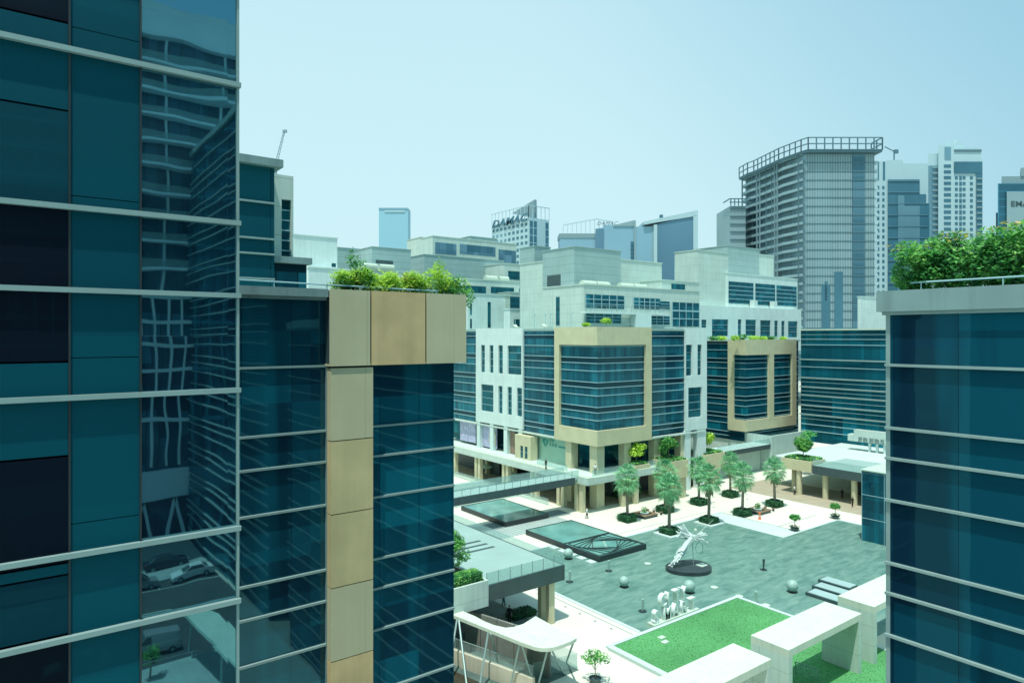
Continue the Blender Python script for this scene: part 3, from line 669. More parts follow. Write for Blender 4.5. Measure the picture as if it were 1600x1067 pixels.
for a, b in ((566,589),(592,615)):
    x0,_=onY(a,Yp); x1,_=onY(b,Yp); zz_=zat(421,150)+.2
    t = thing('air_unit', 'white round topped unit '+('left' if a==566 else 'right')+' of the pair behind the tall wispy bush', 'rooftop unit', ((x0+x1)/2,Yp,zz_), 'white rooftop air units')
    q = MB(); q.tube((x0+.1,Yp,zz_+.5),(x1-.1,Yp,zz_+.5),.75,.75,10); q.build('casing', whitep, t)
s4 = thing('rooftop_block', 'plain pale block between the stepped glass block and the grey rooftops', 'building', (45, 118, 0))
X, Y, X1, Y1, zt = vol(s4, 459, 115, 459, 527, 367, 5, white)
X, Y, X1, Y1, zt = vol(s4, 482, 112, 482, 560, 418, 5, white)
glass(s4, 'X', Y-.02+.0, *hY(Y,518,524.5,411.5,417.5), g_win, 0, .06, 'window')
# ================================================================== SECOND TAN FRAME BUILDING
DX, DY = at(1165.5, 145)
db = thing('second_tan_framed_building', 'farther corner building with a tan frame split by a tan mullion and a white penthouse', 'building', (DX+10, DY+12, 0))
yo = onX(1137, DX)[0]; yi = onX(1145.5, DX)[0]; xo = onY(1244.5, DY)[0]; xi = onY(1238, DY)[0]; xm0, xm1 = onY(1202, DY)[0], onY(1209.5, DY)[0]
yE = onX(1104, DX)[0]+6; xE = onY(1253, DY)[0]
m = MB(); m.box(DX+1, xE, DY+1, yE, 5.6, 26.8); m.build('core', g_lbd, db)
m = MB(); m.box(DX+.5, xE, DY+.5, yE, 26.8, 27.1); m.build('roof', terrace, db)
fm = MB()
for z0, z1 in ((23.9, 27.2), (7.5, 9.9)):
    fm.box(DX, DX+.8, DY, yo, z0, z1); fm.box(DX+.8, xo, DY, DY+.8, z0, z1)
fm.box(DX, DX+.8, yi, yo, 9.9, 23.9); fm.box(xi, xo, DY, DY+.8, 9.9, 23.9); fm.box(xm0, xm1, DY, DY+.8, 9.9, 23.9)
fm.build('frame', tan2, db)
glass(db,'Y',DX+.5,DY+.5,yi,9.9,23.9,g_db); glass(db,'X',DY+.5,DX+.6,xi,9.9,23.9,g_db)
glass(db,'Y',DX+.9,yo,yE,5.6,26.8,g_db); glass(db,'X',DY+.9,xo,xE,5.6,26.8,g_db)
glass(db,'Y',DX+.7,DY+.8,yo,5.3,7.5,g_db); glass(db,'X',DY+.7,DX+.8,xo,5.3,7.5,g_db)
DL = lv(24.9)+[26.3]
fins(db,'Y',DX+.5,[(DY+.36,yi)],DL,zr=(9.9,23.9)); fins(db,'X',DY+.5,[(DX+.5,xm0),(xm1,xi)],DL,zr=(9.9,23.9))
fins(db,'Y',DX+.9,[(yo,yE)],DL,zr=(5.6,26.8)); fins(db,'X',DY+.9,[(xo,xE)],DL,zr=(5.6,26.8)); fins(db,'X',DY+.7,[(DX+.6,xo)],[5.9,6.9])
m = MB(); m.box(DX+1.2, xE, DY+1.4, yE, 0, 5.3); m.build('shopfront', pale, db)
for i in range(5):
    m = MB(); x = DX+1+i*4.6; m.box(x-.4,x+.4,DY+.6,DY+1.3,0,5.3); m.build('column', columnm, db)
XW, YW = at(1093, 156)
hw = [hY(YW,a,b,c,d) for a,b,c,d in ((1096,1104,499.5,512),(1112.5,1138,499,525),(1153,1158.5,499,524),(1165,1181.5,499.5,524.5),(1188,1204,500.5,526),(1210,1215.5,501,526),(1221,1226,501.5,526),(1231.5,1246,502,527))]
x1,_ = onY(1252, YW)
m = MB(); wallgrid(m,'X',YW,XW,x1,24,zat(477,156),.4,hw); m.box(XW,x1,YW+.4,YW+16,24,zat(477,156)); m.build('wall', white, db)
for h in hw: window(db,'X',YW,h,g_win,.2,2,1 if h[1]-h[0] > 2.2 else 0)
X, Y, X1, Y1, zt = vol(db, 1137, 166, 1104, 1246, 427, 27, white)
for a,b,c,d in ((1136.8+.8,1177,441,474.5),(1179.5,1211,444,477),(1212.5,1244.5,447,478)):
    x0,x1,z0,z1 = hY(Y,a,b,c,d); w = glass(db,'X',Y,x0+.2,x1,z0,z1,g_win,0,.06,'window')
    f = MB()
    for i in range(1,5): f.box(x0,x1,Y-.15,Y-.06,z0+(z1-z0)*i/5-.07,z0+(z1-z0)*i/5+.07)
    f.build('frame', finfar, w)
for px in (1179,1210):
    x,_=onY(px,Y-1.2); z0 = zat(477,156); m = MB(); m.box(x-.7,x+.7,Y-1.6,Y-.3,z0,z0+1.9); solo(m,'roof_cabinet',white,'white box standing in front of the penthouse windows, '+('left' if px==1179 else 'right')+' one','rooftop box','white boxes before the penthouse windows')
vol(db, 1090, 160, 1054, 1138, 391, 27, pale); vol(db, 1138, 176, 1084, 1186, 384, 27, grey); vol(db, 1186, 186, 1186, 1209, 398, 27, pale)
for i, (px, r) in enumerate(((1115,.9),(1128,.9),(1148,1.0),(1162,1.3),(1176,1.0),(1192,.8),(1206,.8),(1222,.7))):
    x,_ = onY(px, DY+1.6); b = thing('roof_bush', ['bush on the far left corner of the second tan roof','second bush from the left on the second tan roof','wide bush over the left edge of the second tan frame','tallest round bush over the corner of the second tan frame','bush just right of the tallest one on the second tan roof','thin bush over the tan mullion','low bush right of the tan mullion','last low bush at the right end of the second tan roof'][i], 'bush', (x,DY+1.6,27.1), 'bushes on the second tan roof')
    q = MB(); leaves(q,[(rnd(-r,r),0,r*.5,r*.8,.9,r*.55) for _ in range(4)],340,.22,hollow=0); q.build('foliage', leaf1 if i%3 else leaf2, b, True)
# ================================================================== EAST GLASS BUILDING
EX = 141.0; y1 = onX(1252, EX)[0]; y0 = 40.0
eb = thing('east_glass_building', 'long dark glass building with white roof edge, just left of the near right building', 'building', (EX+8, 62, 0))
m = MB(); m.box(EX+.2, EX+25, y0, y1, 5, 29.2); m.build('core', g_lbd, eb)
glass(eb,'Y',EX,y0,y1+.05,5,29.2,g_eb); 
m = MB(); m.box(EX, EX+25, y1, y1+.1, 5, 29.2); m.build('glazing', g_eb, eb)
fins(eb,'Y',EX,[(y0,y1+.2)],[22.2+.7,18.9,16.9,14.9+.2,12.9,10.9],finm,.45,.28)
fins(eb,'Y',EX,[(y0,y1+.1)],[28.3,27.3,26.1,21.3,18.0,16.0,14.0,12.0,10.0,8.8,7.4],finfar,.2,.12)
m = MB(); m.box(EX-.5, EX+25, y0, y1+.5, 29.2, 29.5); m.build('roof_slab', whitep, eb)
vol(eb, 1345, 170, 1340, 1400, 464, 20, white)
# portal sign
SX = 134.0; ya, yb = onX(1391, SX)[0], onX(1334, SX)[0]
sg_ = thing('portal_sign', 'pale flat portal with spaced dark capital letters in front of the east glass building', 'sign', (SX+1, (ya+yb)/2, 5.6))
zt = zat(677,128); zb = zat(696,128)
m = MB(); m.box(SX,SX+1.5,ya-6,yb,zb,zt); m.box(SX,SX+1.5,yb,yb+1.2,zb,zt-1.0); m.build('beam', pale, sg_)
lettering('letters','FREBS',1.45,.06,(SX-.08,onX(1340.5,SX)[0],zat(697.5,128)+.15),(0,-1,0),(0,0,1),signgrey,sg_,sx=1.35)
for y in (ya+1.2, ya+2.6, ya+4.0):
    m = MB(); m.box(SX+.3,SX+.7,y-.2,y+.2,5.6,zb); m.build('post', white, sg_)
# ================================================================== DISTANT TOWERS (frames turned to the city's other grid)
def frame_at(px, d, k=0.0):
    """local frame: a to the right across the view, b away; returns a transform"""
    cx, cy = at(px, d)
    bx, by = FX+RX*k, FY+RY*k; n = math.hypot(bx, by); bx /= n; by /= n
    return lambda a, b, z: (cx+RX*a+bx*b, cy+RY*a+by*b, z)
def W(px0, px1, d): return (px1-px0)/FO*d
def winset(root, xf, rects, mat, b=0, cap=100, name='window', bars=0):
    for i, (a0, a1, z0, z1) in enumerate(rects):
        m = MB(xf); m.box(a0, a1, b-.15, b+.1, z0, z1); o = m.build(name, mat, root)
# --- big balcony tower
d = 267.; xf = frame_at(1259, d); w = W(1259, 1366, d); zt = zat(236, d)
t1 = thing('balcony_tower', 'big grey apartment tower with curved balcony side and open grid crown', 'tower', (*at(1300, 280), 0))
k2 = -.163; n2 = math.hypot(1, k2); e2 = (1/n2, k2/n2)          # depth, lateral of the balcony side
def bal(s, o):       # point along the gently curved balcony side, o metres outward (left)
    bend = 0.0 if s > 12 else (12-s)*.10
    return (e2[1]*s - o + bend*0, e2[0]*s + o*e2[1])
fr_ = [(0,0),(w,0),(w,44)] + [bal(46.8,0)]
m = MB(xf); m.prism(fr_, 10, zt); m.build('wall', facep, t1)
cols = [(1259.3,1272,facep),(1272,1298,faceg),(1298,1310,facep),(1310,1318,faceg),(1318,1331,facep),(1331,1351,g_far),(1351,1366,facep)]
panel_b = M('tower_panel_b', (.24,.37,.40), .5, .06, .05)
for i, (a, b, q) in enumerate(cols):
    m = MB(xf); m.box(W(1259,a,d), W(1259,b,d)-.05, -.25-.02*(i%2), 0, 12, zt-.5); m.build('facade_strip', q if q is not faceg else panel_b, t1)
gf = M('far_glass_dark', (.05,.16,.22), .25, .1, .1, spec=.5)
for i, (a, b, y0_, y1_) in enumerate([(1283,1296,445,520),(1303,1316,425,520),(1288,1292,440,470)]):
    m = MB(xf); m.box(W(1259,a,d), W(1259,b,d), -.45, -.2, zat(y1_,d), zat(y0_,d)); m.build('glazing', gf, t1)
slab_t = M('tower_slab_edge', (.09,.18,.22), .6, .05, .1); slab_l = M('tower_slab_light', (.17,.28,.32), .6, .05, .1)
zz = []; z = zt-1.2
while z > 14: zz.append(z); z -= 3.42
for z in zz:
    m = MB(xf); m.box(-.1, w+.1, -.42, -.1, z-.22, z+.06); m.build('floor_band', slab_t, t1)
recess = M('balcony_recess', (.16,.28,.33), .6, .25, .12)
m = MB(xf); m.prism([(-.25,.3),(-.02,.1),(bal(46.8,.05)),(bal(46.8,.3))], 12, zt-.4); m.build('recess_wall', recess, t1)
for z in zz:
    m = MB(xf)
    p = [bal(.5,.1),bal(.5,.8),bal(6,1.5),bal(12,2.6),bal(16,2.2),bal(34,2.2),bal(38,2.8),bal(46.5,2.2),bal(46.5,.1)]
    m.prism(p, z-.25, z); 
    q = [bal(12,2.6),bal(16,2.2),bal(34,2.2),bal(38,2.8),bal(46.5,2.2)]
    m.build('balcony_slab', slab_l, t1)
    m = MB(xf)
    for u, v in zip(p[1:-2], p[2:-1]): m.add([(u[0],u[1],z),(v[0],v[1],z),(v[0],v[1],z+.95),(u[0],u[1],z+.95)], [(0,1,2,3)])
    if z > 20: m.build('balcony_parapet', panel_b, t1)
m = MB(xf)
for i in range(27):
    a_ = w*(i+.5)/27; m.box(a_-.06,a_+.06,-.36,-.2,12,zt-.6)
m.build('mullions', slab_t, t1)
for s in (3, 8, 12.5, 21, 25.5, 37, 41.5): m = MB(xf); a = bal(s, 1.3 if s < 12 else 2.25); m.bar((*a,12),(*a,zt-.5),.22); m.build('balcony_divider', slab_t, t1)
for s in (16.5, 18.5, 30.5, 33, 46):
    m = MB(xf); a = bal(s, 2.35); m.bar((*a,12),(*a,zt-.5),.5); m.build('column', slab_l, t1)
m = MB(xf)     # crown
cp = [bal(46.8,3.4),bal(38,4.0),bal(34,3.2),bal(14,3.2),(-1.5,.8),(.0,-2.2),(w+2.0,-2.2),(w+2.0,6)]
h0, h1 = zt-.2, zt+4.6
for u, v in zip(cp, cp[1:]):
    for h in (h0+.1,(h0+h1)/2,h1): m.bar((*u,h),(*v,h),.36,.34)
    ln = math.hypot(v[0]-u[0],v[1]-u[1]); k = max(1,int(ln/3.2))
    for i in range(k+1):
        q = (u[0]+(v[0]-u[0])*i/k, u[1]+(v[1]-u[1])*i/k); m.bar((*q,h0),(*q,h1),.38)
m.build('crown_frame', slab_t, t1)
m = MB(xf); m.prism([(q[0],q[1]) for q in cp]+[(w,44)], zt-1.0, zt-.15); m.build('crown_slab', slab_t, t1)
for z in zz[1:]:
    m = MB(xf); m.box(w+.02, w+2.0, 1, 7, z-.2, z+.9); m.build('side_balcony', facew, t1)
xf2 = frame_at(1141, 300); w2 = W(1141,1165,300); z2 = zat(322,300)
m = MB(xf2); m.box(0,w2,0,20,12,z2); m.build('wing_wall', facep, t1)
m = MB(xf2)
for i in range(5): m.bar((w2*i/4,-.8,z2),(w2*i/4,-.8,z2+3),.4)
for h in (z2+1.5,z2+3): m.bar((-.5,-.8,h),(w2+2,-.8,h),.4)
m.bar((-.5,-.8,z2+3),(-.5,8,z2+3),.4)
m.build('wing_crown', slab_t, t1)
z = z2-1
while z > 40:
    m = MB(xf2); m.box(-.3,w2,-.4,0,z-.3,z); m.build('floor_band', slab_t, t1); z -= 3.42
# --- white tower with blue glass centre
d = 350.; xf = frame_at(1369, d, .537); P_ = lambda px: W(1369, px, d)
t2 = thing('white_tower', 'white apartment tower with blue glass centre, directly right of the big balcony tower', 'tower', (*at(1410, 360), 0))
m = MB(xf); m.box(P_(1366),P_(1385),0,20,12,zat(252,d)); m.box(P_(1385),P_(1411),.3,20,12,zat(250,d)); m.box(P_(1411),P_(1450),.6,20,12,zat(255,d)); m.build('wall', facew, t2)
m = MB(xf); m.box(P_(1387.5),P_(1437),-.4,.25,12,zat(281,d)); m.build('glazing', gf, t2)
m = MB(xf); m.box(P_(1437),P_(1447),-.5,.55,12,zat(304,d)); m.box(P_(1447),P_(1452),-.5,.4,12,zat(318,d)); m.build('glazing', gf, t2)
mid = M('far_glass_mid', (.13,.27,.34), .3, .12, .05, spec=.5)
m = MB(xf); m.box(P_(1403),P_(1413),-.65,-.38,12,zat(306,d)); m.box(P_(1413),P_(1437),-.6,-.38,12,zat(322,d)); m.build('glazing_panel', mid, t2)
z = zat(283,d)
while z > 40:
    m = MB(xf); m.box(P_(1387.5),P_(1450 if z < zat(304,d) else 1437),-.8,-.3,z-.18,z+.1); m.build('floor_band', mid, t2); z -= 3.45*1.7
for i in range(19):
    z = zat(289+9.6*i,d)
    for a in (1372.5,1380.5): m = MB(xf); m.box(P_(a-2.0),P_(a+1.6),-.1,.05,z-2.3,z-.6); m.build('window', gf, t2)
for a,b in ((1371.5,1373.5),(1379.5,1383)):
    m = MB(xf); m.box(P_(a),P_(b),-.1,.05,zat(282,d),zat(253,d)); m.build('window', gf, t2)
t = thing('tower_crane', 'small jib crane on the roof of the white tower with blue glass', 'crane', (*at(1397, 352), zat(250, 352)))
xfc = frame_at(1397, 352); z0 = zat(250,352); m = MB(xfc); m.bar((0,0,z0),(0,0,z0+4.6),.5); m.build('mast', slab_t, t)
m = MB(xfc); m.bar((-4.9,0,z0+6.8),(.8,0,z0+3.9),.4); m.box(0,2,-.6,.6,z0+3.3,z0+5.2); m.build('jib', slab_t, t)
# --- tall stepped white tower
d = 380.; xf = frame_at(1450, d, .613); P_ = lambda px: W(1450, px, d)
t3 = thing('stepped_white_tower', 'tall white apartment tower with stepped top and small square windows, highest on the right', 'tower', (*at(1490, 390), 0))
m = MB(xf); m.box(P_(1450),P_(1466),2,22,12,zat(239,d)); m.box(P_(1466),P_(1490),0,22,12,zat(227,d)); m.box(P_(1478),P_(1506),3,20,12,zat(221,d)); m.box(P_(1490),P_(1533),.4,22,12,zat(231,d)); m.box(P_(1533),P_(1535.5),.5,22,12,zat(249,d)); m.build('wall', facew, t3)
m = MB(xf); m.tube((P_(1494),5,zat(222,d)),(P_(1494),5,zat(216,d)),1.3,1.0); m.build('roof_tank', facew, t3)
m = MB(xf); m.box(P_(1491),P_(1534),-.1,.38,zat(237,d),zat(234,d)); m.build('louvre', slab_t, t3)
m = MB(xf); m.box(P_(1491),P_(1535),-.2,.35,zat(271,d),zat(253,d)); m.build('glazing', gf, t3)
m = MB(xf); m.box(P_(1476),P_(1486),-.2,-.01,zat(250,d),zat(230,d)); m.build('glazing', mid, t3)
m = MB(xf); m.box(P_(1451),P_(1464.5),1.6,1.95,zat(380,d),zat(258,d)); m.build('glazing', mid, t3)
m = MB(xf); m.box(P_(1525.5),P_(1535),-.1,.35,12,zat(271,d)); m.build('glazing', gf, t3)
for i in range(13):
    y = 256+8.95*i; z = zat(y,d)
    m = MB(xf); m.box(P_(1475),P_(1486),-.2,-.01,z-2.2,z-.5); m.build('window', gf, t3)
    m = MB(xf); m.box(P_(1457),P_(1466),1.0,1.6,z-2.4,z-1.4); m.build('balcony_slab', faceg, t3)
    if i > 1:
        for a in (1494.5,1506.5,1518): m = MB(xf); m.box(P_(a-2.2),P_(a+2.2),.2,.38,z-2.2,z-.6); m.build('window', gf, t3)
        m = MB(xf); m.box(P_(1499),P_(1503),.2,.38,z-2.6,z-.4); m.build('window', gf, t3)
        m = MB(xf); m.box(P_(1526),P_(1534.5),-.6,-.1,z-2.4,z-1.6); m.build('balcony_slab', faceg, t3)
# --- dark tower with pale sign board
d = 300.; xf = frame_at(1559, d, .716); P_ = lambda px: W(1559, px, d)
t4 = thing('dark_glass_tower', 'dark glass tower with a pale rooftop sign board at the right picture edge', 'tower', (*at(1590, 310), 0))
m = MB(xf); m.box(P_(1559),P_(1640),0,20,12,zat(287,d)); m.build('glazing', M('far_glass_deep',(.02,.10,.15),.25,.15,.08,spec=.5,joints=(3,3.4,.25),jcol=2.2), t4)
m = MB(xf); m.box(P_(1565),P_(1640),1,18,zat(287,d),zat(275,d)); m.box(P_(1556),P_(1559),3,18,12,zat(331,d)); m.box(P_(1595),P_(1640),.5,12,zat(275,d),zat(262,d)); m.build('wall', faceg, t4)
m = MB(xf); m.box(P_(1573),P_(1640),-.8,-.05,zat(370,d),zat(300,d)); m.build('sign_board', facep, t4)
o = xf(P_(1579), -.95, zat(323,d)); lettering('letters','EMAAR',3.3,.05,o,(RX,RY,0),(0,0,1),fasc,t4,sx=1.25,bold=.04)
# --- hotel tower with roof lettering
d = 470.; X, Y = at(826, d); Y1 = onX(768.5, X)[0]; X1 = onY(858, Y)[0]; zt = zat(340, d); ztop = zat(321, d)
t5 = thing('lettered_hotel_tower', 'white gridded tower with dark italic roof lettering and a pointed fin', 'tower', (X+8, Y+10, 0))
m = MB(); m.box(X, X1, Y, Y1, 10, zt); m.build('wall', facew, t5)
m = MB()
n = 10
for i in range(n+1):
    y = Y+(Y1-Y)*i/n; m.bar((X,y,zt),(X,y,ztop),.35)
for i in range(6):
    x = X+(X1-X)*i/5; m.bar((x,Y,zt),(x,Y,ztop),.35)
m.bar((X,Y,ztop),(X,Y1,ztop),.5); m.bar((X,Y,ztop),(X1,Y,ztop),.5); m.build('roof_screen', facew, t5)
m = MB(); ym = Y+(Y1-Y)*.62
m.add([(X+6,Y+1,zt),(X+6,ym,ztop-1),(X+6,Y+1,zat(310,d)),(X+8,Y+1,zt),(X+8,ym,ztop-1),(X+8,Y+1,zat(310,d))], [(0,1,2),(5,4,3),(0,3,4,1),(1,4,5,2),(2,5,3,0)]); m.build('roof_fin', faceg, t5)
lettering('letters','DAMAC',7.6,.3,(X-.8,Y1-.5,zat(345,d)),(0,-1,0.0),(0,0,1),gf,t5,shear=.35,sx=1.55,bold=.12)
step = 3.4; cnt = 0
for j in range(7):
    z = zt-3.2-4.3*j
    for i in range(9):
        y = Y+(Y1-Y)*(i+.28)/9; m = MB(); m.box(X-.15,X+.05,y,y+(Y1-Y)/9*.55,z-2.0,z); m.build('window', gf if (i < 5 or j == 0) else mid, t5)
for j in range(8):
    z = zt-2-5.2*j
    for i in (0,1,4): 
        x = X+(X1-X)*(.06+i*.19); m = MB(); m.box(x,x+(X1-X)*.14,Y-.15,Y+.05,z-4.4,z); m.build('window', gf, t5)
# --- glass cluster
d = 420.; xf = frame_at(875, d); P_ = lambda px: W(875, px, d)
bl1 = M('far_glass_blue', (.22,.40,.50), .35, .06, .03, spec=.5); bl2 = M('far_glass_blue_dark', (.10,.22,.31), .3, .15, .02, spec=.5)  # blue distance haze mixed into the cluster's glass colours
t6 = thing('framed_roof_tower', 'blue grey tower with a white open roof frame and small roof lettering', 'tower', (*at(905, 430), 0))
m = MB(xf); m.box(0,P_(935),0,16,10,zat(372,d)); m.build('glazing', bl1, t6)
m = MB(xf); m.box(-.5,P_(957),-.3,16,zat(372,d),zat(365,d)); m.build('louvre', faceg, t6)
m = MB(xf)
for i in range(12):
    a = P_(880)+(P_(957)-P_(880))*i/11; m.bar((a,-.2,zat(366,d)),(a,-.2,zat(343+abs(i-7)*1.3,d)),.4)
m.bar((P_(880),-.2,zat(352,d)),(P_(932),-.2,zat(342.5,d)),.5); m.bar((P_(932),-.2,zat(342.5,d)),(P_(958),-.2,zat(347,d)),.5); m.build('roof_frame', facew, t6)
lettering('letters','DAMAC',3.0,.1,xf(P_(932),-.9,zat(352,d)),(RX,RY,0),(0,0,1),slab_t,t6,shear=.3,sx=1.2)
t7 = thing('twin_blade_tower', 'pale blue twin glass tower with raised side blades in the middle of the skyline', 'tower', (*at(975, 440), 0))
m = MB(xf); m.box(P_(935),P_(944),-1,16,10,zat(357,d)); m.box(P_(944),P_(992),-1,16,10,zat(352,d)); m.box(P_(992),P_(1020),-2,16,10,zat(355,d)); m.build('glazing', bl1, t7)
m = MB(xf); m.prism([(P_(958),-1.5),(P_(992),-1.5),(P_(992),0),(P_(958),0)],[zat(354,d)]*4,[zat(354,d)+.5,zat(347,d)+1,zat(347,d)+1,zat(354,d)+.5]); m.box(P_(990),P_(992.5),-2.5,4,10,zat(346,d)); m.box(P_(1018),P_(1024),-2.2,4,10,zat(354,d)); m.build('blade', facep, t7)
m = MB(xf); m.box(P_(930),P_(943),-1.4,-1.05,10,zat(358,d)); m.build('glazing_panel', bl2, t7)
for i in range(5): m = MB(xf); m.box(P_(985),P_(990),-1.3,-1.05,zat(386+6*i,d),zat(380+6*i,d)+.8); m.build('window', gf, t7)
t8 = thing('sloped_roof_tower', 'dark blue glass tower with a thick pale sloping frame right of the twin blades', 'tower', (*at(1050, 430), 0))
za, zb_ = zat(348,d), zat(331,d)
m = MB(xf); m.prism([(P_(1024),-3),(P_(1082),-3),(P_(1082),12),(P_(1024),12)],10,[za-1.5,zb_-2.6,zb_-2.6,za-1.5]); m.build('glazing', bl2, t8)
m = MB(xf); m.prism([(P_(1004),-3.6),(P_(1088),-3.6),(P_(1088),12),(P_(1004),12)],[za-1.8,zb_-3,zb_-3,za-1.8],[za,zb_+.3,zb_+.3,za]); m.box(P_(1081),P_(1088),-3.6,12,10,zb_-3.0); m.box(P_(1020),P_(1025),-3.6,12,10,za-1.8); m.build('frame', facew, t8)
m = MB(xf); m.box(P_(1030),P_(1035),-2,0,zat(341,d),zat(336.5,d)); m.build('roof_unit', gf, t8)
# --- plain slab tower on the left
d = 650.; xf = frame_at(592, d); P_ = lambda px: W(592, px, d)
t9 = thing('slab_tower', 'lone hazy blue slab tower standing above the left rooftops', 'tower', (*at(614, 655), 0))
hz = M('haze_glass', (.27,.50,.60), .5, .04, .01)  # haze put into the slab tower's glass colour
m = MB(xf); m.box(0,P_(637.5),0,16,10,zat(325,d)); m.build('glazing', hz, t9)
m = MB(xf); m.box(-.3,P_(638),-.5,.0,zat(327,d),zat(325,d)); m.build('roof_edge', bl1, t9); m = MB(xf); m.box(P_(601),P_(633),-.6,-.01,zat(331.5,d),zat(329,d)); m.build('sign_strip', facew, t9)
# --- crane above the setback block
d = 400.; xf = frame_at(430, d); P_ = lambda px: W(430, px, d)
t = thing('tower_crane', 'tall hazy lattice crane jib rising behind the stepped glass block', 'crane', (*at(430, d), 30))
m = MB(xf); a0 = (P_(430),0,zat(262,d)); a1 = (P_(444),0,zat(206,d))
for o in (-.7,.7): m.bar((a0[0]+o,0,a0[2]),(a1[0]+o*.5,0,a1[2]),.3)
for i in range(12):
    u, v = i/12, (i+1)/12; s = 1 if i%2 else -1
    m.bar((a0[0]+(a1[0]-a0[0])*u+.7*s,0,a0[2]+(a1[2]-a0[2])*u),(a0[0]+(a1[0]-a0[0])*v-.7*s,0,a0[2]+(a1[2]-a0[2])*v),.22)
m.box(a1[0]-.8,a1[0]+1.6,-.5,.5,a1[2]-.6,a1[2]+1.0); m.build('jib', faceg, t)
m = MB(xf); m.bar((P_(430),0,30),a0,1.6); m.build('mast', faceg, t)
# ================================================================== GROUND
g = MB(); g.add([(-1800,-1800,-.02),(2600,-1800,-.02),(2600,2600,-.02),(-1800,2600,-.02)],[(0,1,2,3)]); ground(g,'ground',sand)
g = MB(); g.add([(2,18,0),(175,18,0),(175,175,0),(2,175,0)],[(0,1,2,3)]); ground(g,'plaza_paving',cream)
# pool
pool_m, nt, b = _mat('pool_water')
tc = N(nt,'ShaderNodeTexCoord'); mp = N(nt,'ShaderNodeMapping'); mp.inputs['Scale'].default_value=(.34,1.0,1); mp.inputs['Rotation'].default_value=(0,0,.15)
L(nt,tc.outputs['Object'],mp.inputs['Vector']); n1 = N(nt,'ShaderNodeTexNoise'); n1.inputs['Scale'].default_value=1.1; n1.inputs['Detail'].default_value=7; n1.inputs['Distortion'].default_value=.6; n1.inputs['Roughness'].default_value=.62
L(nt,mp.outputs[0],n1.inputs['Vector']); cr = N(nt,'ShaderNodeValToRGB'); e = cr.color_ramp.elements
e[0].position=.36; e[0].color=(.09,.20,.17,1); e[1].position=.74; e[1].color=(.20,.33,.28,1); q=e.new(.50); q.color=(.13,.255,.215,1)
L(nt,n1.outputs['Fac'],cr.inputs[0]); L(nt,cr.outputs[0],b.inputs['Base Color']); b.inputs['Roughness'].default_value=.22; b.inputs['IOR'].default_value=1.33; b.inputs['Specular IOR Level'].default_value=.35
n2 = N(nt,'ShaderNodeTexNoise'); n2.inputs['Scale'].default_value=3.5; n2.inputs['Detail'].default_value=3; L(nt,tc.outputs['Object'],n2.inputs['Vector'])
bp = N(nt,'ShaderNodeBump'); bp.inputs['Strength'].default_value=.6; bp.inputs['Distance'].default_value=.02; L(nt,n2.outputs['Fac'],bp.inputs['Height']); L(nt,bp.outputs[0],b.inputs['Normal'])
g = MB(); g.prism([(48.5,30),(48.5,69),(59,69),(59,65.8),(86.8,65.8),(86.8,52.45),(101.7,52.45),(101.7,30)],.004,.02); ground(g,'pool',pool_m)
g = MB()
for a,b_,c,d_ in ((48.1,48.5,44,69),(48.1,59,69,69.3),(68,91.3,65.8,66.2),(86.8,87.1,52.8,65.8),(86.8,101.9,52.45,52.8),(101.7,102.1,30,52.45)): g.box(a,b_,c,d_,.0,.07)
ground(g,'pool_kerb',palepav)
g = MB(); g.add([(87.1,52.8,.008),(91.4,52.8,.008),(91.4,66.3,.008),(87.1,66.3,.008)],[(0,1,2,3)]); ground(g,'pool_step',palepav)
g = MB(); g.box(91.4,91.5,52.8,66.3,.0,.03); g.box(91.4,102,56.0,56.1,.0,.02); ground(g,'paving_band',greypav)
# crossing between the skylights
g = MB(); g.add([(44,75.6,.01),(69,75.6,.01),(69,79.6,.01),(44,79.6,.01)],[(0,1,2,3)]); ground(g,'crossing',M('striped_crossing',(.36,.46,.43),.8,.1,.5,joints=(.7,0,.16),jcol=.7))
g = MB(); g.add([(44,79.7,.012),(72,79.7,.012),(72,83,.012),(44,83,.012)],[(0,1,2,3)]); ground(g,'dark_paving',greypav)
# shaded arcade floors
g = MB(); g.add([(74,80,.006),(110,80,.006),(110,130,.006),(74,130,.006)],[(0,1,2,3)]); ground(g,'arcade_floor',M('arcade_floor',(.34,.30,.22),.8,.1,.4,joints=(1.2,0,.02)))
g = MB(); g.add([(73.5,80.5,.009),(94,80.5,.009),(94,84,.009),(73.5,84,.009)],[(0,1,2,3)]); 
g = MB(); g.add([(107.5,20,.012),(121,20,.012),(121,76,.012),(107.5,76,.012)],[(0,1,2,3)]); ground(g,'canopy_shade_floor',M('canopy_shade_floor',(.36,.33,.24),.8,.08,.5,joints=(1.2,0,.02)))  # brown paving, darkened and outlined to paint in the canopy's shade band
# lawn
g = MB(); g.box(43.9,62.7,20,43.2,.0,.12); ground(g,'lawn',M('lawn_grass',(.085,.30,.11),.9,.20,.15,bump=.4,bscale=30))
gr = MB()
for _ in range(22000):
    x, y = rnd(44,62.6), rnd(24,43.1); h = rnd(.03,.09); a = rnd(0,PI); dx, dy = math.cos(a)*.03, math.sin(a)*.03
    gr.add([(x-dx,y-dy,.12),(x+dx,y+dy,.12),(x+rnd(-.04,.04),y+rnd(-.04,.04),.12+h)],[(0,1,2)])
tag(gr.build('grass_blades', LEAF('grass_blade',(.08,.28,.10),(.095,.33,.11),(.12,.38,.13))), 'short green grass covering the plaza lawn', 'grass', kind='stuff')
g = MB(); g.box(43.5,62.9,43.2,43.6,0,.2); g.box(62.7,63.1,20,43.2,0,.2); g.box(43.3,43.9,20,43.2,0,.3); ground(g,'lawn_kerb',palepav)
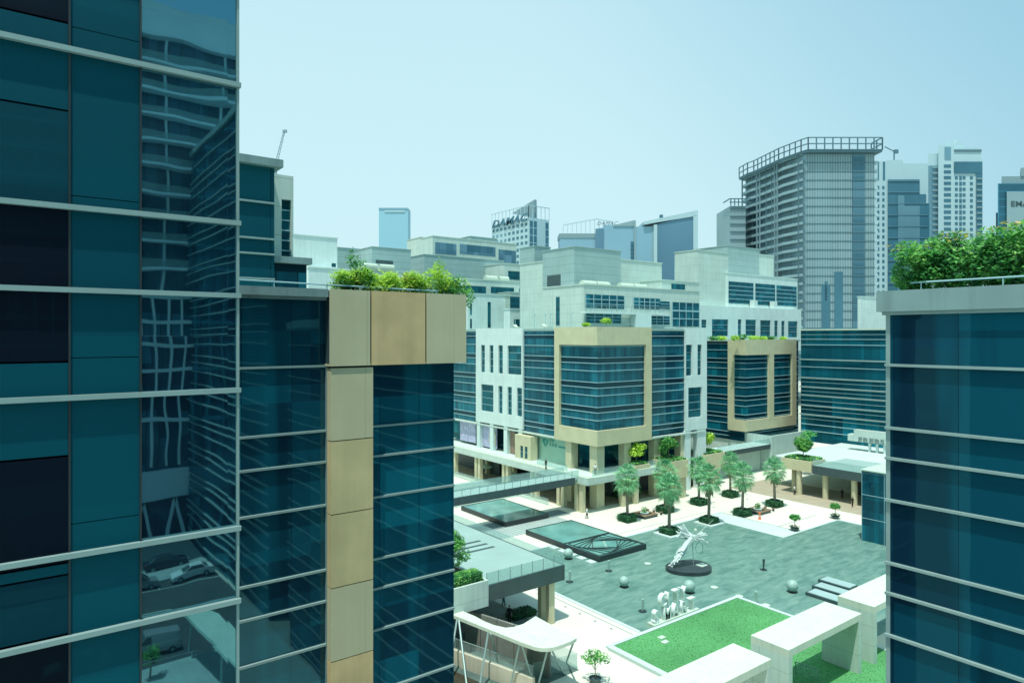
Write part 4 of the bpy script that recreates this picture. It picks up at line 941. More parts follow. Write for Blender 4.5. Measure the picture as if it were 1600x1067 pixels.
# ================================================================== CENTRAL TERRACE, WALKWAYS
ct = thing('raised_terrace', 'raised pale terrace on paired columns along the foot of the central building', 'terrace', (75, 90, 0))
YT = 77.5
m = MB(); m.box(73.3,CXP+4,YT,126,4.6,5.6); m.box(CXP+4,92,YT,CYP+5,4.6,5.6); m.build('deck', pale, ct)
m = MB(); m.box(73.3,74.6,YT,126,5.6,5.75); m.box(74.6,92,YT,YT+.5,5.6,5.7); m.build('parapet', whitep, ct)
m = MB()
for y in (83.4,90.4,98.7,107.7,116.5,79.0):
    for o in (0,1.15): 
        q = MB(); q.box(73.6,74.3,y+o,y+o+.7,0,4.6); q.build('column', columnm, ct)
for y in (86,95,104,113): q = MB(); q.box(79,79.8,y,y+.8,0,4.6); q.build('column', columnm, ct)
for x in (81.5,84.5): q = MB(); q.box(x,x+.8,YT+.3,YT+1.1,0,4.6); q.build('column', columnm, ct)
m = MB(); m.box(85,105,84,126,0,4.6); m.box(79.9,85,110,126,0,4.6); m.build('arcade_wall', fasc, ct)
gl = MB(); gl.box(74.9,74.94,84,92,5.7,6.7); gl.box(75,90,YT+.7,YT+.73,5.7,6.75); gl.build('balustrade', rail, ct)
m = MB(); m.box(85.5, 85.9, 84.1, 84.4, 0, 4.6)
# awning and plants in the arcade
for x,y,s,lab in ((78,97,1.5,'dark green bush in the arcade below the left terrace end'),(79,89,1.2,'dark bush behind the paired terrace columns'),(78,105,1.4,'bush at the far left end of the arcade'),(90,82.8,1.1,'low dark bush under the right of the terrace'),(86,83,1.1,'low dark bush behind the corner column')):
    b = thing('arcade_bush',lab,'bush',(x,y,0)); q = MB(); leaves(q,[(0,0,s*.5,s,s,s*.6)],500,.16,hollow=0); q.build('foliage',leaf2,b,True)
    q = MB(); q.lathe([(s*.5,0),(s*.6,.4),(s*.55,.4)]); q.build('pot',fasc,b,True)
for i,(x,y) in enumerate(((76.8,110),(77.2,112.5),(76.5,101))):
    t = thing('parasol', ['pale parasol in the arcade behind the second column pair','pale parasol furthest left in the arcade','pale parasol nearest in the arcade'][i],'parasol',(x,y,0))
    q = MB(); q.tube((0,0,0),(0,0,2.4),.04); q.build('pole',darkm,t,True); q = MB(); q.lathe([(1.3,2.1),(.7,2.45),(.05,2.7)],n=8); q.build('canopy',whitep,t,True)
fb1 = thing('footbridge', 'narrow footbridge with dark side beam and glass sides meeting the central terrace', 'footbridge', (58, 81, 0))
m = MB(); m.box(44,73.3,79.75,83.0,5.25,5.6); m.build('deck', palepav, fb1)
m = MB(); m.box(44,72.6,79.6,79.75,4.5,5.62); m.build('side_beam', fasc, fb1); m = MB(); m.box(44,73.3,83.0,83.15,4.6,5.62); m.build('side_beam', fasc, fb1)
for i in range(20):
    x = 44.1+i*1.47; q = MB(); q.box(x,x+1.43,79.66,79.69,5.65,6.75); q.build('glass_panel', rail, fb1); q = MB(); q.box(x-.04,x+.0,79.64,79.70,5.62,6.78); q.build('post', finm, fb1)
m = MB(); m.box(44,73.3,83.05,83.08,5.65,6.7); m.build('glass_panel', rail, fb1)
for x in (45,): q = MB(); q.box(x,x+.5,80.4,81.2,0,5.25); q.build('column', columnm, fb1)
# low retaining walls and glass behind the footbridge
lw = thing('garden_wall', 'low white wall and glass balustrade behind the footbridge', 'wall', (62, 100, 0))
m = MB(); m.box(48,72,104,104.4,0,1.1); m.box(55,55.3,92,104,0,1.0); m.build('wall', white, lw)
m = MB(); m.box(50,72.5,94,94.04,0,1.1); m.box(72.5,72.54,86,118,0,1.1); m.build('balustrade', rail, lw)
g = MB(); g.add([(60,84.5,.015),(71,84.5,.015),(71,93,.015),(60,93,.015)],[(0,1,2,3)])
# skylights
skm = M('skylight_water', (.12,.30,.27), .1, .25, .35, bump=.1, bscale=3, spec=.5)
for (x0,x1,y0,y1,lab,pat) in ((59.2,67.8,60.5,75.2,'long raised glass skylight with a folded triangle pattern at its near end',1),(59.2,67.5,80,92,'plain raised glass skylight beyond the striped crossing, partly behind the footbridge',0)):
    t = thing('raised_skylight',lab,'skylight',((x0+x1)/2,(y0+y1)/2,0))
    m = MB(); m.box(x0+.12,x1-.12,y0+.12,y1-.12,0,.66); m.build('glass_top', skm, t)
    m = MB(); m.box(x0,x1,y0,y0+.12,0,.72); m.box(x0,x1,y1-.12,y1,0,.72); m.box(x0,x0+.12,y0+.12,y1-.12,0,.72); m.box(x1-.12,x1,y0+.12,y1-.12,0,.72); m.build('rim', darkm, t)
    if pat:
        m = MB(); yp = y0+6.6
        m.box(x0+.15,x1-.15,yp,yp+.14,.66,.74)
        Q = [Vector((x0+.3,y0+.4,.7)),Vector((x1-.3,y0+.3,.7)),Vector((x1-.5,yp-.2,.7)),Vector((x0+.5,yp-.3,.7))]
        for i in range(6):
            for j in range(4): m.bar(tuple(Q[j]),tuple(Q[(j+1)%4]),.09,.07)
            Q = [Q[j].lerp(Q[(j+1)%4],.16) for j in range(4)]
        m.build('pattern_bars', darkm, t)
        m = MB()
        for i in range(5): m.add([(x0+3.4+i*.35,y0+2.2+i*.45,.68),(x0+3.75+i*.35,y0+2.3+i*.45,.68),(x0+3.6+i*.35,y0+2.6+i*.45,.69)],[(0,1,2)])
        m.build('folded_panel', whitep, t)
for i in range(5):
    m = MB(); m.box(67.95,68.7,62.5+i*2.3,63.8+i*2.3,.02,.35); solo(m,'stone_step_block',fasc,'small dark block beside the patterned skylight, on its far side','block','dark blocks along the patterned skylight')
    m = MB(); m.box(58.0,58.9,60.6+i*1.75,61.7+i*1.75,.02,.14); solo(m,'stone_step_block',palepav,'small pale stepping block in the water beside the patterned skylight','block','pale stepping blocks along the skylight')
# near terrace
nt_ = thing('near_terrace', 'near raised terrace with a thick dark edge beam, glass balustrade and paired tan legs', 'terrace', (38, 60, 0))
m = MB(); m.box(12,44.0,50.1,104,5.0,5.6); m.build('deck', terrace, nt_)
m = MB(); m.box(34.8,44.15,49.9,50.1,4.15,5.62); m.box(44.0,44.15,50.1,104,4.5,5.62); m.build('edge_beam', fasc, nt_)
for i in range(7):
    x = 34.9+i*1.32; q = MB(); q.box(x,x+1.28,49.95,49.98,5.65,6.75); q.build('glass_panel', rail, nt_); q = MB(); q.box(x-.035,x-.005,49.93,50.0,5.62,6.77); q.build('post', finm, nt_)
for i in range(22):
    y = 50.1+i*1.3; q = MB(); q.box(44.06,44.09,y,y+1.27,5.65,6.4); q.build('glass_panel', rail, nt_)
for y in (50.3, 51.5): q = MB(); q.box(42.5,43.2,y,y+.55,0,5.0); q.build('column', columnm, nt_)
for y in (62,74,86): q = MB(); q.box(42.5,43.2,y,y+.7,0,5.0); q.build('column', columnm, nt_)
m = MB(); m.box(12,30,54,104,0,5.0); m.build('wall', grey, nt_)
for i in range(3): q = MB(); q.box(35.5,42.0,58.6+i*1.3,59.0+i*1.3,5.605,5.63); q.build('slot', fasc, nt_)
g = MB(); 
g.add([(30,47,.012),(41.8,47,.012),(41.8,78,.012),(30,78,.012)],[(0,1,2,3)]); ground(g,'shade_toned_paving',M('shade_toned_paving',(.24,.27,.25),.8,.08,.5,joints=(.9,0,.02)))  # darker paving; its tone also paints in the shade under the terrace
pl = thing('terrace_planter', 'big pale planter box at the corner of the near terrace', 'planter', (32, 52, 4))
m = MB(); m.box(26,34.72,49.45,49.65,4.0,6.3); m.box(34.52,34.72,49.65,56,4.0,6.3); m.box(26,34.52,55.8,56,4,6.3); m.build('wall', pale, pl)
m = MB(); m.box(26,34.52,49.65,55.8,4.0,6.1); m.build('soil', soil, pl)
def hedge(name,label,x0,x1,y0,y1,z0,z1,mat=leaf3,n=1500,s=.09,group=None):
    t = thing(name,label,'hedge',((x0+x1)/2,(y0+y1)/2,z0),group); w_,l_ = (x1-x0)/2,(y1-y0)/2; h = z1-z0
    c = MB(); c.box(-w_+.08,w_-.08,-l_+.08,l_-.08,0,h-.08); c.build('core', leaf3, t, True)
    q = MB()
    for _ in range(n):
        f = random.random(); x,y,z = rnd(-w_,w_),rnd(-l_,l_),rnd(.03,h)
        if f < .5: z = h+rnd(-.06,.05)
        elif f < .75: x = math.copysign(w_+rnd(-.06,.04), rnd(-1,1))
        else: y = math.copysign(l_+rnd(-.06,.04), rnd(-1,1))
        u = Vector((rnd(-1,1),rnd(-1,1),rnd(-1,1))).normalized(); v = u.orthogonal().normalized(); c_ = Vector((x,y,z)); r = s*rnd(.6,1.4)
        q.add([tuple(c_-u*r),tuple(c_+v*r*.6),tuple(c_+u*r),tuple(c_-v*r*.6)],[(0,1,2,3)])
    q.build('foliage', mat, t, True); return t
hedge('clipped_hedge','bright clipped hedge along the front of the corner planter',27,34.3,49.8,51.2,6.1,7.0,leaf2,5000,.07)
tree('planter_tree','leafy round tree in the corner planter of the near terrace','tree',(33.3,53.4,6.1),4.3,1.75,leaf2,6500,.11,nb=12,crown_z=.5)
# escalator canopy
zc = 4.2
out = [(690,940),(742,962),(757,970),(772,976),(790,980),(802,979),(818,974),(837,962),(853,971),(901,996),(893,1001),(880,1006),(868,1010),(858,1012),(846,1012),(835,1010),(815,1003),(800,997),(760,981),(690,953)]
ec = thing('swooping_canopy', 'curved flat white canopy on slanted V posts over the ramp, bottom centre', 'canopy', gp(800,990,0))
pts = [gp(a,b,zc)[:2] for a,b in out]
m = MB(); m.prism(pts, zc-.28, zc); m.build('roof', portm, ec)
for (a,b),(c,d_) in (((714,968),(697,1075)),((717,969),(731,1085)),((763,987),(748,1080)),((767,989),(779,1040)),((812,1005),(797,1075)),((815,1006),(836,1075)),((856,1012),(838,1080)),((861,1012),(880,1052)),((896,1003),(885,1034))):
    p = gp(a,b,zc-.28); q = gp(c,d_,0); q = Vector(q); p_ = Vector(p)
    if (q-p_).length > 7: q = p_+(q-p_).normalized()*7
    q.z = 0
    m = MB(); m.tube(tuple(p_),tuple(q),.085,.075,10); m.build('post', finm, ec)
rw = thing('ramp_enclosure', 'beige parapet wall with glass balustrade and grey screen wall under the curved white canopy', 'wall', gp(780,1030,0))
A0, A1 = Vector(gp(690,1008,1.3)), Vector(gp(832,1060,1.3)); dv = (A1-A0); nrm = Vector((dv.y,-dv.x,0)).normalized(); 
if nrm.dot(Vector((FX,FY,0))) > 0: nrm = -nrm
m = MB(); m.prism([(A0.x,A0.y),(A1.x,A1.y),((A1-nrm*.35).x,(A1-nrm*.35).y),((A0-nrm*.35).x,(A0-nrm*.35).y)],0,1.3); m.build('parapet', M('beige_wall',(.52,.50,.40),.8,.08,.5,streak=.15), rw)
m = MB(); 
for i in range(6):
    a = A0+dv*(i/6)-nrm*.18; b = A0+dv*((i+.97)/6)-nrm*.18; m.add([(a.x,a.y,1.3),(b.x,b.y,1.3),(b.x,b.y,2.2),(a.x,a.y,2.2)],[(0,1,2,3)])
m.build('balustrade', rail, rw)
m = MB(); a = A0-nrm*.18; b = A1-nrm*.18; m.tube((a.x,a.y,2.22),(b.x,b.y,2.22),.035); m.build('handrail', finm, rw)
back = M('screen_stone',(.22,.24,.21),.7,.12,.8)
for i in range(5):
    a = A0+dv*(i/5.2)-nrm*3.1; b = A0+dv*((i+.96)/5.2)-nrm*3.1; m = MB(); m.prism([(a.x,a.y),(b.x,b.y),((b-nrm*.2).x,(b-nrm*.2).y),((a-nrm*.2).x,(a-nrm*.2).y)],0,3.4); m.build('screen_panel', back, rw)
B0, B1, B2 = Vector(gp(832,1060,0)), Vector(gp(902,1044,0)), Vector(gp(858,1022,0))
m = MB(); m.add([(B0.x,B0.y,.0),(B1.x,B1.y,0),(B1.x,B1.y,1.3),(B0.x,B0.y,1.3)],[(0,1,2,3)]); m.add([(B1.x,B1.y,0),(B2.x,B2.y,0),(B2.x,B2.y,1.3),(B1.x,B1.y,1.3)],[(0,1,2,3)]); m.build('glass_screen', sheer, rw)
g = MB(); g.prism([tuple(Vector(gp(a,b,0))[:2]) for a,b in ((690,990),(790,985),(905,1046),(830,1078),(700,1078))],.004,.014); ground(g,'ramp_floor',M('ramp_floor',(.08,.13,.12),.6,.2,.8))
g = MB(); g.prism([tuple(Vector(gp(a,b,0))[:2]) for a,b in ((705,1046),(770,1075),(700,1090))],.02,.03); ground(g,'planting_bed',soil)
hedge('dark_hedge','dark low planting between the terrace legs and the curved canopy',*(lambda p:(p[0]-1.2,p[0]+1.6,p[1]-.8,p[1]+.8))(gp(812,962,0)),0,.5,leaf3,900,.09)
tree('corner_bush','round green bush top showing at the very bottom of the picture','bush',gp(767,1120,0),2.6,1.2,leaf2,2600,.09,nb=7,crown_z=.5)
# young tree in pot
p = gp(930,1066,0)
tree('young_tree','thin young tree with sparse yellow green leaves in a round dark pot','tree',p,2.75,1.25,leaf2,620,.12,trunk_r=.05,nb=7,crown_z=.66,squash=.55)
m = MB(); m.lathe([(.32,0),(.5,.35),(.52,.4),(.46,.4),(.4,.3)],p,18); solo(m,'plant_pot',fasc,'round dark pot holding the young tree','pot')
# ================================================================== WHITE PORTALS
pin = M('portal_inner',(.30,.29,.20),.8,.08,.6)
def portal(x0,x1,lab):
    t = thing('white_portal',lab,'portal frame',((x0+x1)/2,29,0),'white portal frames beside the lawn')
    m = MB(); m.box(x0,x1,27.45,30.6,4.45,5.0); m.build('top_slab',portm,t)
    for a in (x0,x1-.5): m = MB(); m.box(a,a+.5,27.45,30.6,0,4.45); m.build('leg',M('portal_side_'+str(int(a)),(.36,.47,.39),.8,.05,.4) if False else pale,t)
portal(33,43.9,'white box portal at the bottom edge of the picture, leftmost of three'); portal(46.15,57.1,'middle white box portal framing a view of the lawn'); portal(59.3,70.2,'white box portal furthest right, cut by the near glass building')
# ================================================================== EAST CANOPY AND PAVILION
ea = thing('east_canopy', 'long dark edged canopy deck on round tan columns on the right of the plaza', 'canopy', (116, 50, 0))
m = MB(); m.box(112.4,124,20,62.4,5.2,5.6); m.build('deck', terrace, ea); m = MB(); m.box(116,141,20,72,5.1,5.58); m.build('deck', palepav, ea)
m = MB(); m.box(112.25,112.4,20,62.4,4.2,5.62); m.build('edge_beam', fasc, ea)
m = MB(); m.box(112.3,112.34,46,62.3,5.65,6.8); m.build('balustrade', rail, ea)
for x,y in ((112.95,65.2),(113.3,60.6),(113.2,55.6),(113.2,50.5),(114.5,67)):
    q = MB(); q.tube((x,y,0),(x,y,5.0 if y < 63 else 4.4),.48,.48,16); q.build('column', columnm, ea)
m = MB(); m.box(121,121.3,20,60,0,5.1); m.build('back_wall', fasc, ea)
def planter(x0,x1,y0,y1,z0,z1,lab,tl,th,tr,mat=None,lm=leaf1,n=1500):
    t = thing('raised_planter',lab,'planter',((x0+x1)/2,(y0+y1)/2,z0)); m = MB()
    m.box(x0,x1,y0,y0+.2,z0,z1); m.box(x0,x1,y1-.2,y1,z0,z1); m.box(x0,x0+.2,y0+.2,y1-.2,z0,z1); m.box(x1-.2,x1,y0+.2,y1-.2,z0,z1); m.build('wall',mat or tan2,t)
    m = MB(); m.box(x0+.2,x1-.2,y0+.2,y1-.2,z0,z1-.2); m.build('soil',soil,t)
    c = ((x0+x1)/2,(y0+y1)/2,z1-.2); tree('planter_tree',tl,'tree',c,th,tr,lm,n,.19,nb=9,crown_z=.58,squash=1.0)
    hedge('planter_hedge','low planting around '+tl,x0+.3,x1-.3,y0+.3,y1-.3,z1-.2,z1+.3,leaf2,500,.16)
planter(112.3,117,62.6,68.2,4.3,6.2,'pale planter box at the end of the dark edged canopy','the round ball shaped tree on the right of the plaza',3.9,1.9,tan2,leaf2,4200)
planter(91,95.5,75.6,80.6,3.6,6.6,'tan planter wall at the right end of the central terrace','the dense green tree between the two tan framed buildings, nearer one',4.2,2.0,tan2,leaf2,2200)
planter(84.5,88,77.7,80.7,5.6,6.4,'low planter on the central terrace right of the corner column','the yellow green tree in front of the central dark shopfront',4.0,1.8,tan2,leaf1,1800)
m = MB(); m.box(92.6,95.4,76,80.4,0,3.6); solo(m,'planter_pier',tan2,'plain tan pier carrying the planter at the right end of the central terrace','pier')
planter(104,110,78.5,83,3.0,6.0,'pale planter block behind the palms','the bushy conical tree behind the palms',4.3,1.9,tan2,leaf1,1800)
m = MB(); m.box(104.5,109,79,82.8,0,3.0); solo(m,'planter_pier',tan2,'plain pale block under the planter behind the palms','pier')
x,y = at(1262,136); tree('deck_tree','loose feathery tree just behind the ball shaped one','tree',(x,y,5.6),3.6,1.9,leaf5,900,.2,nb=7)
# terrace walkway joining the two, with glass
wk = thing('link_walkway','pale link walkway with dark edge and ribbed side running toward the second tan building','walkway',(112,80,0))
m = MB(); m.box(100,140,80.5,84.5,4.9,5.5); m.build('deck', white, wk)
m = MB(); m.box(110,128,80.2,80.5,4.6,5.5); m.build('edge_beam', fasc, wk)
for i in range(14): q = MB(); q.box(110+i*1.3,111.25+i*1.3,80.3,80.34,5.6,6.7); q.build('glass_panel', rail, wk)
m = MB(); m.box(110,127,82,82.3,0,4.9); m.build('ribbed_wall', M('ribbed_wall',(.42,.56,.50),.8,.05,.5,joints=(.6,30,.12),jcol=.75), wk)
wd = thing('white_wall','long pale ribbed wall at the foot of the second tan building','wall',(135,84,0))
m = MB(); m.box(128,141,80,80.4,0,7.2); m.box(128,128.3,80.4,90,0,7.2); m.build('wall', M('pale_louvre',(.44,.60,.55),.8,.05,.5,joints=(.9,30,.12),jcol=.85), wd)
for x,y in ((131,74),(137,71),(139.5,66),(136,60)): pass
pv = thing('glass_pavilion','dark glass pavilion with flat white roof standing in the pool beside the right building','pavilion',(97,42,0))
px0,px1,py0,py1 = 94.4,100.5,30.0,45.4
m = MB(); m.box(px0,px1,py0,py1,0,9.6); m.build('glazing', g_mb, pv); m = MB(); m.box(px0-.15,px1+.2,py0,py1+.15,9.6,9.75); m.build('roof', whitep, pv)
m = MB()
for y in (45.36,42.4,39.4,36.4): m.box(px0-.06,px0,y-.05,y,0,9.6)
for z in (3.1,6.3): m.box(px0-.05,px0-.001,py0,py1,z,z+.07)
m.build('mullions', finfar, pv)
# ================================================================== POOL OBJECTS
ballm = M('etched_sphere',(.28,.44,.39),.5,.15,3,spec=.5)
def base_pad(x,y,r,lab,grp):
    m = MB(); m.lathe([(r,0),(r,.06)],(x,y,.02),16); return m
for px,py,r,lab in ((975,917,.55,'pale stone ball on a dark disc in the pool, left of the winged sculpture'),(1077,926,.64,'pale stone ball on a dark disc between the winged sculpture and the letters'),(1238,925,.62,'pale stone ball on a dark disc near the right portal'),(888,873,.60,'pale stone ball on a dark disc just beyond the terrace glass')):
    p = gp(px,py,0); t = thing('sphere_fountain',lab,'fountain',(p[0],p[1],0.02),'ball fountains in the pool')
    m = MB(); m.lathe([(.5,0),(.5,.05)],n=18); m.build('base',darkm,t,True)
    m = MB(); m.smooth = True; m.lathe([(max(.03,r*math.sin(PI*i/12)),.1+r-r*math.cos(PI*i/12)) for i in range(13)],n=22); m.build('ball',ballm,t,True)
for i,(px,py) in enumerate(((951,892),(1004,955),(1193,890),(890,909),(1181,943))):
    p = gp(px,py,0); t = thing('water_jet','thin water nozzle on a dark disc '+['beside the left stone ball','near the left end of the letters','on the right side of the pool','next to the terrace glass','beside the far lawn edge'][i],'fountain',(p[0],p[1],.02),'small water jets')
    m = MB(); m.lathe([(.42,0),(.42,.05)],n=16); m.build('base',darkm,t,True)
    m = MB(); m.tube((0,0,.05),(.05,0,1.25),.07,.16,8); m.tube((0,0,.05),(.15,.1,.9),.05,.09,6); m.build('jet',ballm if i!=2 else fasc,t,True)
for i,(px,py) in enumerate(((1012,881),(1116,918),(1155,932),(1197,946))):
    p = gp(px,py,0); m = MB(); m.lathe([(.4,0),(.42,.08),(.3,.13)],(p[0],p[1],.02),18); solo(m,'pool_light',whitep,['round white disc light in the pool behind the left stone ball','round white disc light just past the lawn tip, in open water','round white disc light at the tip of the lawn','round white disc light along the right lawn edge'][i],'light','white disc lights in the pool')
for px,py in ((1034,996),(1039,1003)):
    p = gp(px,py,.12); m = MB(); m.box(p[0]-.35,p[0]+.35,p[1]-.25,p[1]+.25,.12,.2); solo(m,'lawn_light',whitep,'small pale square lamp on the lawn in front of the letters','light','square lamps on the lawn')
# letters
p0 = gp(1028,985,0); p1 = gp(1091,960,0)
ls = thing('letter_sculpture','large white block letters in two rows standing on a slab at the lawn edge','sign',(p0[0]+3,43.9,0))
lpaint = M('letter_paint',(.66,.76,.74),.5,.02,1)
xa, xb = p0[0], onY(1091,43.7)[0]
m = MB(); m.box(xa,xb,43.55,44.5,.02,.34); m.build('plinth', whitep, ls)
ww = (xb-xa)
for i,ch in enumerate('SMART'):
    lettering('letter',ch,1.75,.24,(xa+.1+ww*(.02+.195*i),43.95,.34),(1,0,0),(0,0,1),lpaint,ls,sx=.86,bold=.02)
for i,ch in enumerate('CITY'):
    lettering('letter',ch,1.75,.24,(xa+ww*(.17+.15*i),44.0,1.68),(1,0,0),(0,0,1),lpaint,ls,sx=.78,bold=.02)
# winged sculpture
pc = gp(1077,890,0); t = thing('winged_sculpture','leaning white winged figure of tangled strands','sculpture',(pc[0],pc[1],.3))
pm = MB(); pp = []
for i in range(26):
    a = 2*PI*i/26; r = 2.55*(1+.10*math.cos(2*a+.6)+.05*math.sin(3*a)); pp.append((pc[0]+math.cos(a)*r, pc[1]+math.sin(a)*r))
pm.prism(pp,.02,.45); solo(pm,'sculpture_plinth',M('black_granite',(.03,.045,.055),.35,.2,1.2,spec=.5),'low dark rounded plinth in the pool under the winged figure','plinth')
m = MB(); q = Vector((RX*.9+FX*.0,RY*.9,0)); m.box(pc[0]+.9,pc[0]+2.1,pc[1]-1.2,pc[1]-.2,.45,.52); solo(m,'plaque',whitep,'white square plaque lying on the dark plinth','plaque')
Rv = Vector((RX,RY,0)); Fv = Vector((FX,FY,0)); Uz = Vector((0,0,1))
def sp(a, h, f=0): return Vector((pc[0],pc[1],0))+Rv*a+Uz*h+Fv*f
m = MB()
foot = sp(-2.25,.45,-.2); chest = sp(.35,3.9); head = sp(.75,4.7)
for i in range(150):
    u0 = random.random(); u1 = min(1.05,u0+rnd(.12,.3)); w0 = .15+.30*math.sin(PI*min(1,u0*.95+.1)); 
    a = foot.lerp(chest,u0)+Vector((rnd(-w0,w0),rnd(-w0,w0),rnd(-w0,w0)*.5)); b = foot.lerp(chest,u1)+Vector((rnd(-w0,w0),rnd(-w0,w0),rnd(-w0,w0)*.5))
    m.tube(tuple(a),tuple(b),rnd(.05,.11),.02,5)
m.tube(tuple(foot),tuple(chest),.16,.45,8); m.build('body', lpaint, t)
m = MB(); m.smooth=True; m.lathe([(.02,-.32),(.12,-.24),(.2,0),(.16,.2),(.03,.27)],tuple(head),10); m.build('head', whitep, t)
for sgn,tip in ((-1,sp(-.9,5.0,.4)),(-1,sp(-1.0,4.2,.3)),(1,sp(1.5,4.1,-.4))):
    m = MB()
    for i in range(22):
        e = tip+Vector((rnd(-.5,.5),rnd(-.5,.5),rnd(-.7,.5))); m.tube(tuple(chest+Vector((rnd(-.2,.2),rnd(-.2,.2),rnd(-.3,.3)))),tuple(e),.07,.07,4)
    m.build('wing', lpaint, t)
m = MB(); m.tube(tuple(sp(.9,4.2)),tuple(sp(2.9,6.0)),.06,.015,5); m.build('spear', whitep, t)
m = MB()
for i in range(14):
    a0_, a1_ = PI*2*i/14, PI*2*(i+1)/14; m.tube(tuple(sp(1.2+.45*math.cos(a0_),2.6+.7*math.sin(a0_))),tuple(sp(1.2+.45*math.cos(a1_),2.6+.7*math.sin(a1_))),.03,.03,4)
m.tube(tuple(sp(.5,.45)),tuple(sp(.4,3.5)),.05,.05,6); m.build('support', finm, t)
# stepped dark deck near the portals
sd = thing('pool_seat_deck','stepped dark seating platform in the pool behind the right portal','platform',(*gp(1300,925)[:2],0))
p = gp(1300,930)
for i,(a,b,h) in enumerate(((0,2.0,.35),(2.1,4.0,.55),(4.1,6,.75))):
    m = MB(); m.box(p[0]-2.2+a*.9,p[0]-2.2+b*.9,p[1]-1.8+i*.3,p[1]+1.8+i*.3,.02,h); m.build('step', fasc, sd); m = MB(); m.box(p[0]-2.1+a*.9,p[0]-2.3+b*.9,p[1]-1.7+i*.3,p[1]+1.6+i*.3,h,h+.06); m.build('step_top', grey, sd)
# ================================================================== PALMS
def palm_parts(name,label,h,seed,cr=2.5):
    random.seed(seed)
    t = thing(name,label,'palm tree',(0,0,0),'fan palms around the pool')
    tm = MB(); ph = h-2.9; prev = Vector((0,0,0)); n = 8
    for i in range(n):
        nx = Vector((math.sin(i*.5+seed)*.03,math.cos(i*.7)*.03,ph*(i+1)/n)); tm.tube(tuple(prev),tuple(nx),.24-.07*i/n,.235-.07*i/n,9); prev = nx
    tm.build('trunk',trunkm,t,True)
    q = MB()
    for i in range(54):
        u = i/53; el = math.asin(max(-1,min(1,1-u*1.78+rnd(-.12,.12)))); az = i*2.39996+rnd(-.2,.2); pl_ = cr*rnd(.34,.52)
        dir_ = Vector((math.cos(az)*math.cos(el),math.sin(az)*math.cos(el),math.sin(el)))
        root = Vector((0,0,ph+.1-u*.5)); tip = root+dir_*pl_*(1.15 if el > .7 else 1)+Vector((0,0,-.05*pl_*pl_))
        q.tube(tuple(root),tuple(tip),.035,.018,4,False)
        side = dir_.cross(Vector((0,0,1))).normalized(); up_ = side.cross(dir_).normalized()
        L_ = cr*rnd(.46,.60)
        for j in range(13):
            f = (j-6)/6*1.15; dd = (dir_*math.cos(f)+side*math.sin(f)).normalized(); l = L_*(1-.18*abs(f))
            p1_ = tip+dd*l*.6+up_*.05; p2_ = tip+dd*l+Vector((0,0,-.26*l)); wv = dir_*math.sin(f)*-.05+side*math.cos(f)*.05
            q.add([tuple(tip),tuple(p1_+wv),tuple(p2_),tuple(p1_-wv)],[(0,1,2,3)])
    q.build('crown',leaf4,t,True)
    d_ = MB()
    for i in range(34):
        az = i*2.4; z = ph-1.0-rnd(0,.8); a = Vector((math.cos(az)*.25,math.sin(az)*.25,z)); e = a+Vector((math.cos(az)*rnd(.2,.6),math.sin(az)*rnd(.2,.6),-rnd(.8,1.5)))
        sd_ = Vector((-math.sin(az),math.cos(az),0))*.22; d_.add([tuple(a),tuple((a+e)/2+sd_),tuple(e),tuple((a+e)/2-sd_)],[(0,1,2,3)])
    d_.build('skirt',M('dry_frond_%d'%seed,(.28,.30,.18),.9,.3,3),t,True)
    return t
PL = [(980,817,9.4,'fan palm nearest the central corner columns, leftmost of the row'),(1046,838,9.3,'big fan palm in a white edged bed in the pool, nearest the winged sculpture'),(1108,821,9.5,'fan palm in the second white edged bed in the pool'),
      (1092,791,9.0,'fan palm behind the two palms that stand in the pool'),(1039,803,9.4,'fan palm close behind the nearest pool palm'),(1141,779,8.6,'furthest back fan palm beside the pale planter block'),
      (1160.5,808,9.1,'fan palm on the paving beside the pale pool step'),(1210,794,9.0,'fan palm standing alone at the right of the row')]
protos = [palm_parts('fan_palm','x',9.3,s) for s in (11,23,37)]
random.seed(5)
for i,(px,py,h,lab) in enumerate(PL):
    o = protos[i] if i < 3 else copy_tree(protos[i%3])
    p = gp(px,py-3); o.location = (p[0],p[1],.3 if i in (1,2) else .05); o.rotation_euler = (0,0,rnd(0,6)); s = h/9.3; o.scale = (s,s,s); o['label'] = lab
    hedge('clipped_hedge',['clipped square hedge around the leftmost palm','clipped hedge in the white edged bed nearest the winged sculpture','clipped hedge in the second white edged pool bed','clipped hedge under the palm behind the pool palms','clipped hedge almost hidden behind the nearest pool palm','clipped hedge under the furthest back palm','clipped hedge beside the pale pool step','clipped hedge under the lone right hand palm'][i],
          p[0]-1.05,p[0]+1.05,p[1]-1.05,p[1]+1.05,.05,1.0,leaf3,900,.11,'clipped hedges around the palms')
    if i in (1,2):
        m = MB(); m.box(p[0]-1.6,p[0]+1.6,p[1]-1.6,p[1]+1.6,.0,.22); solo(m,'pool_bed_frame',palepav,'square white frame around the bed of '+('the palm nearest the winged sculpture' if i==1 else 'the second pool palm'),'planter frame')
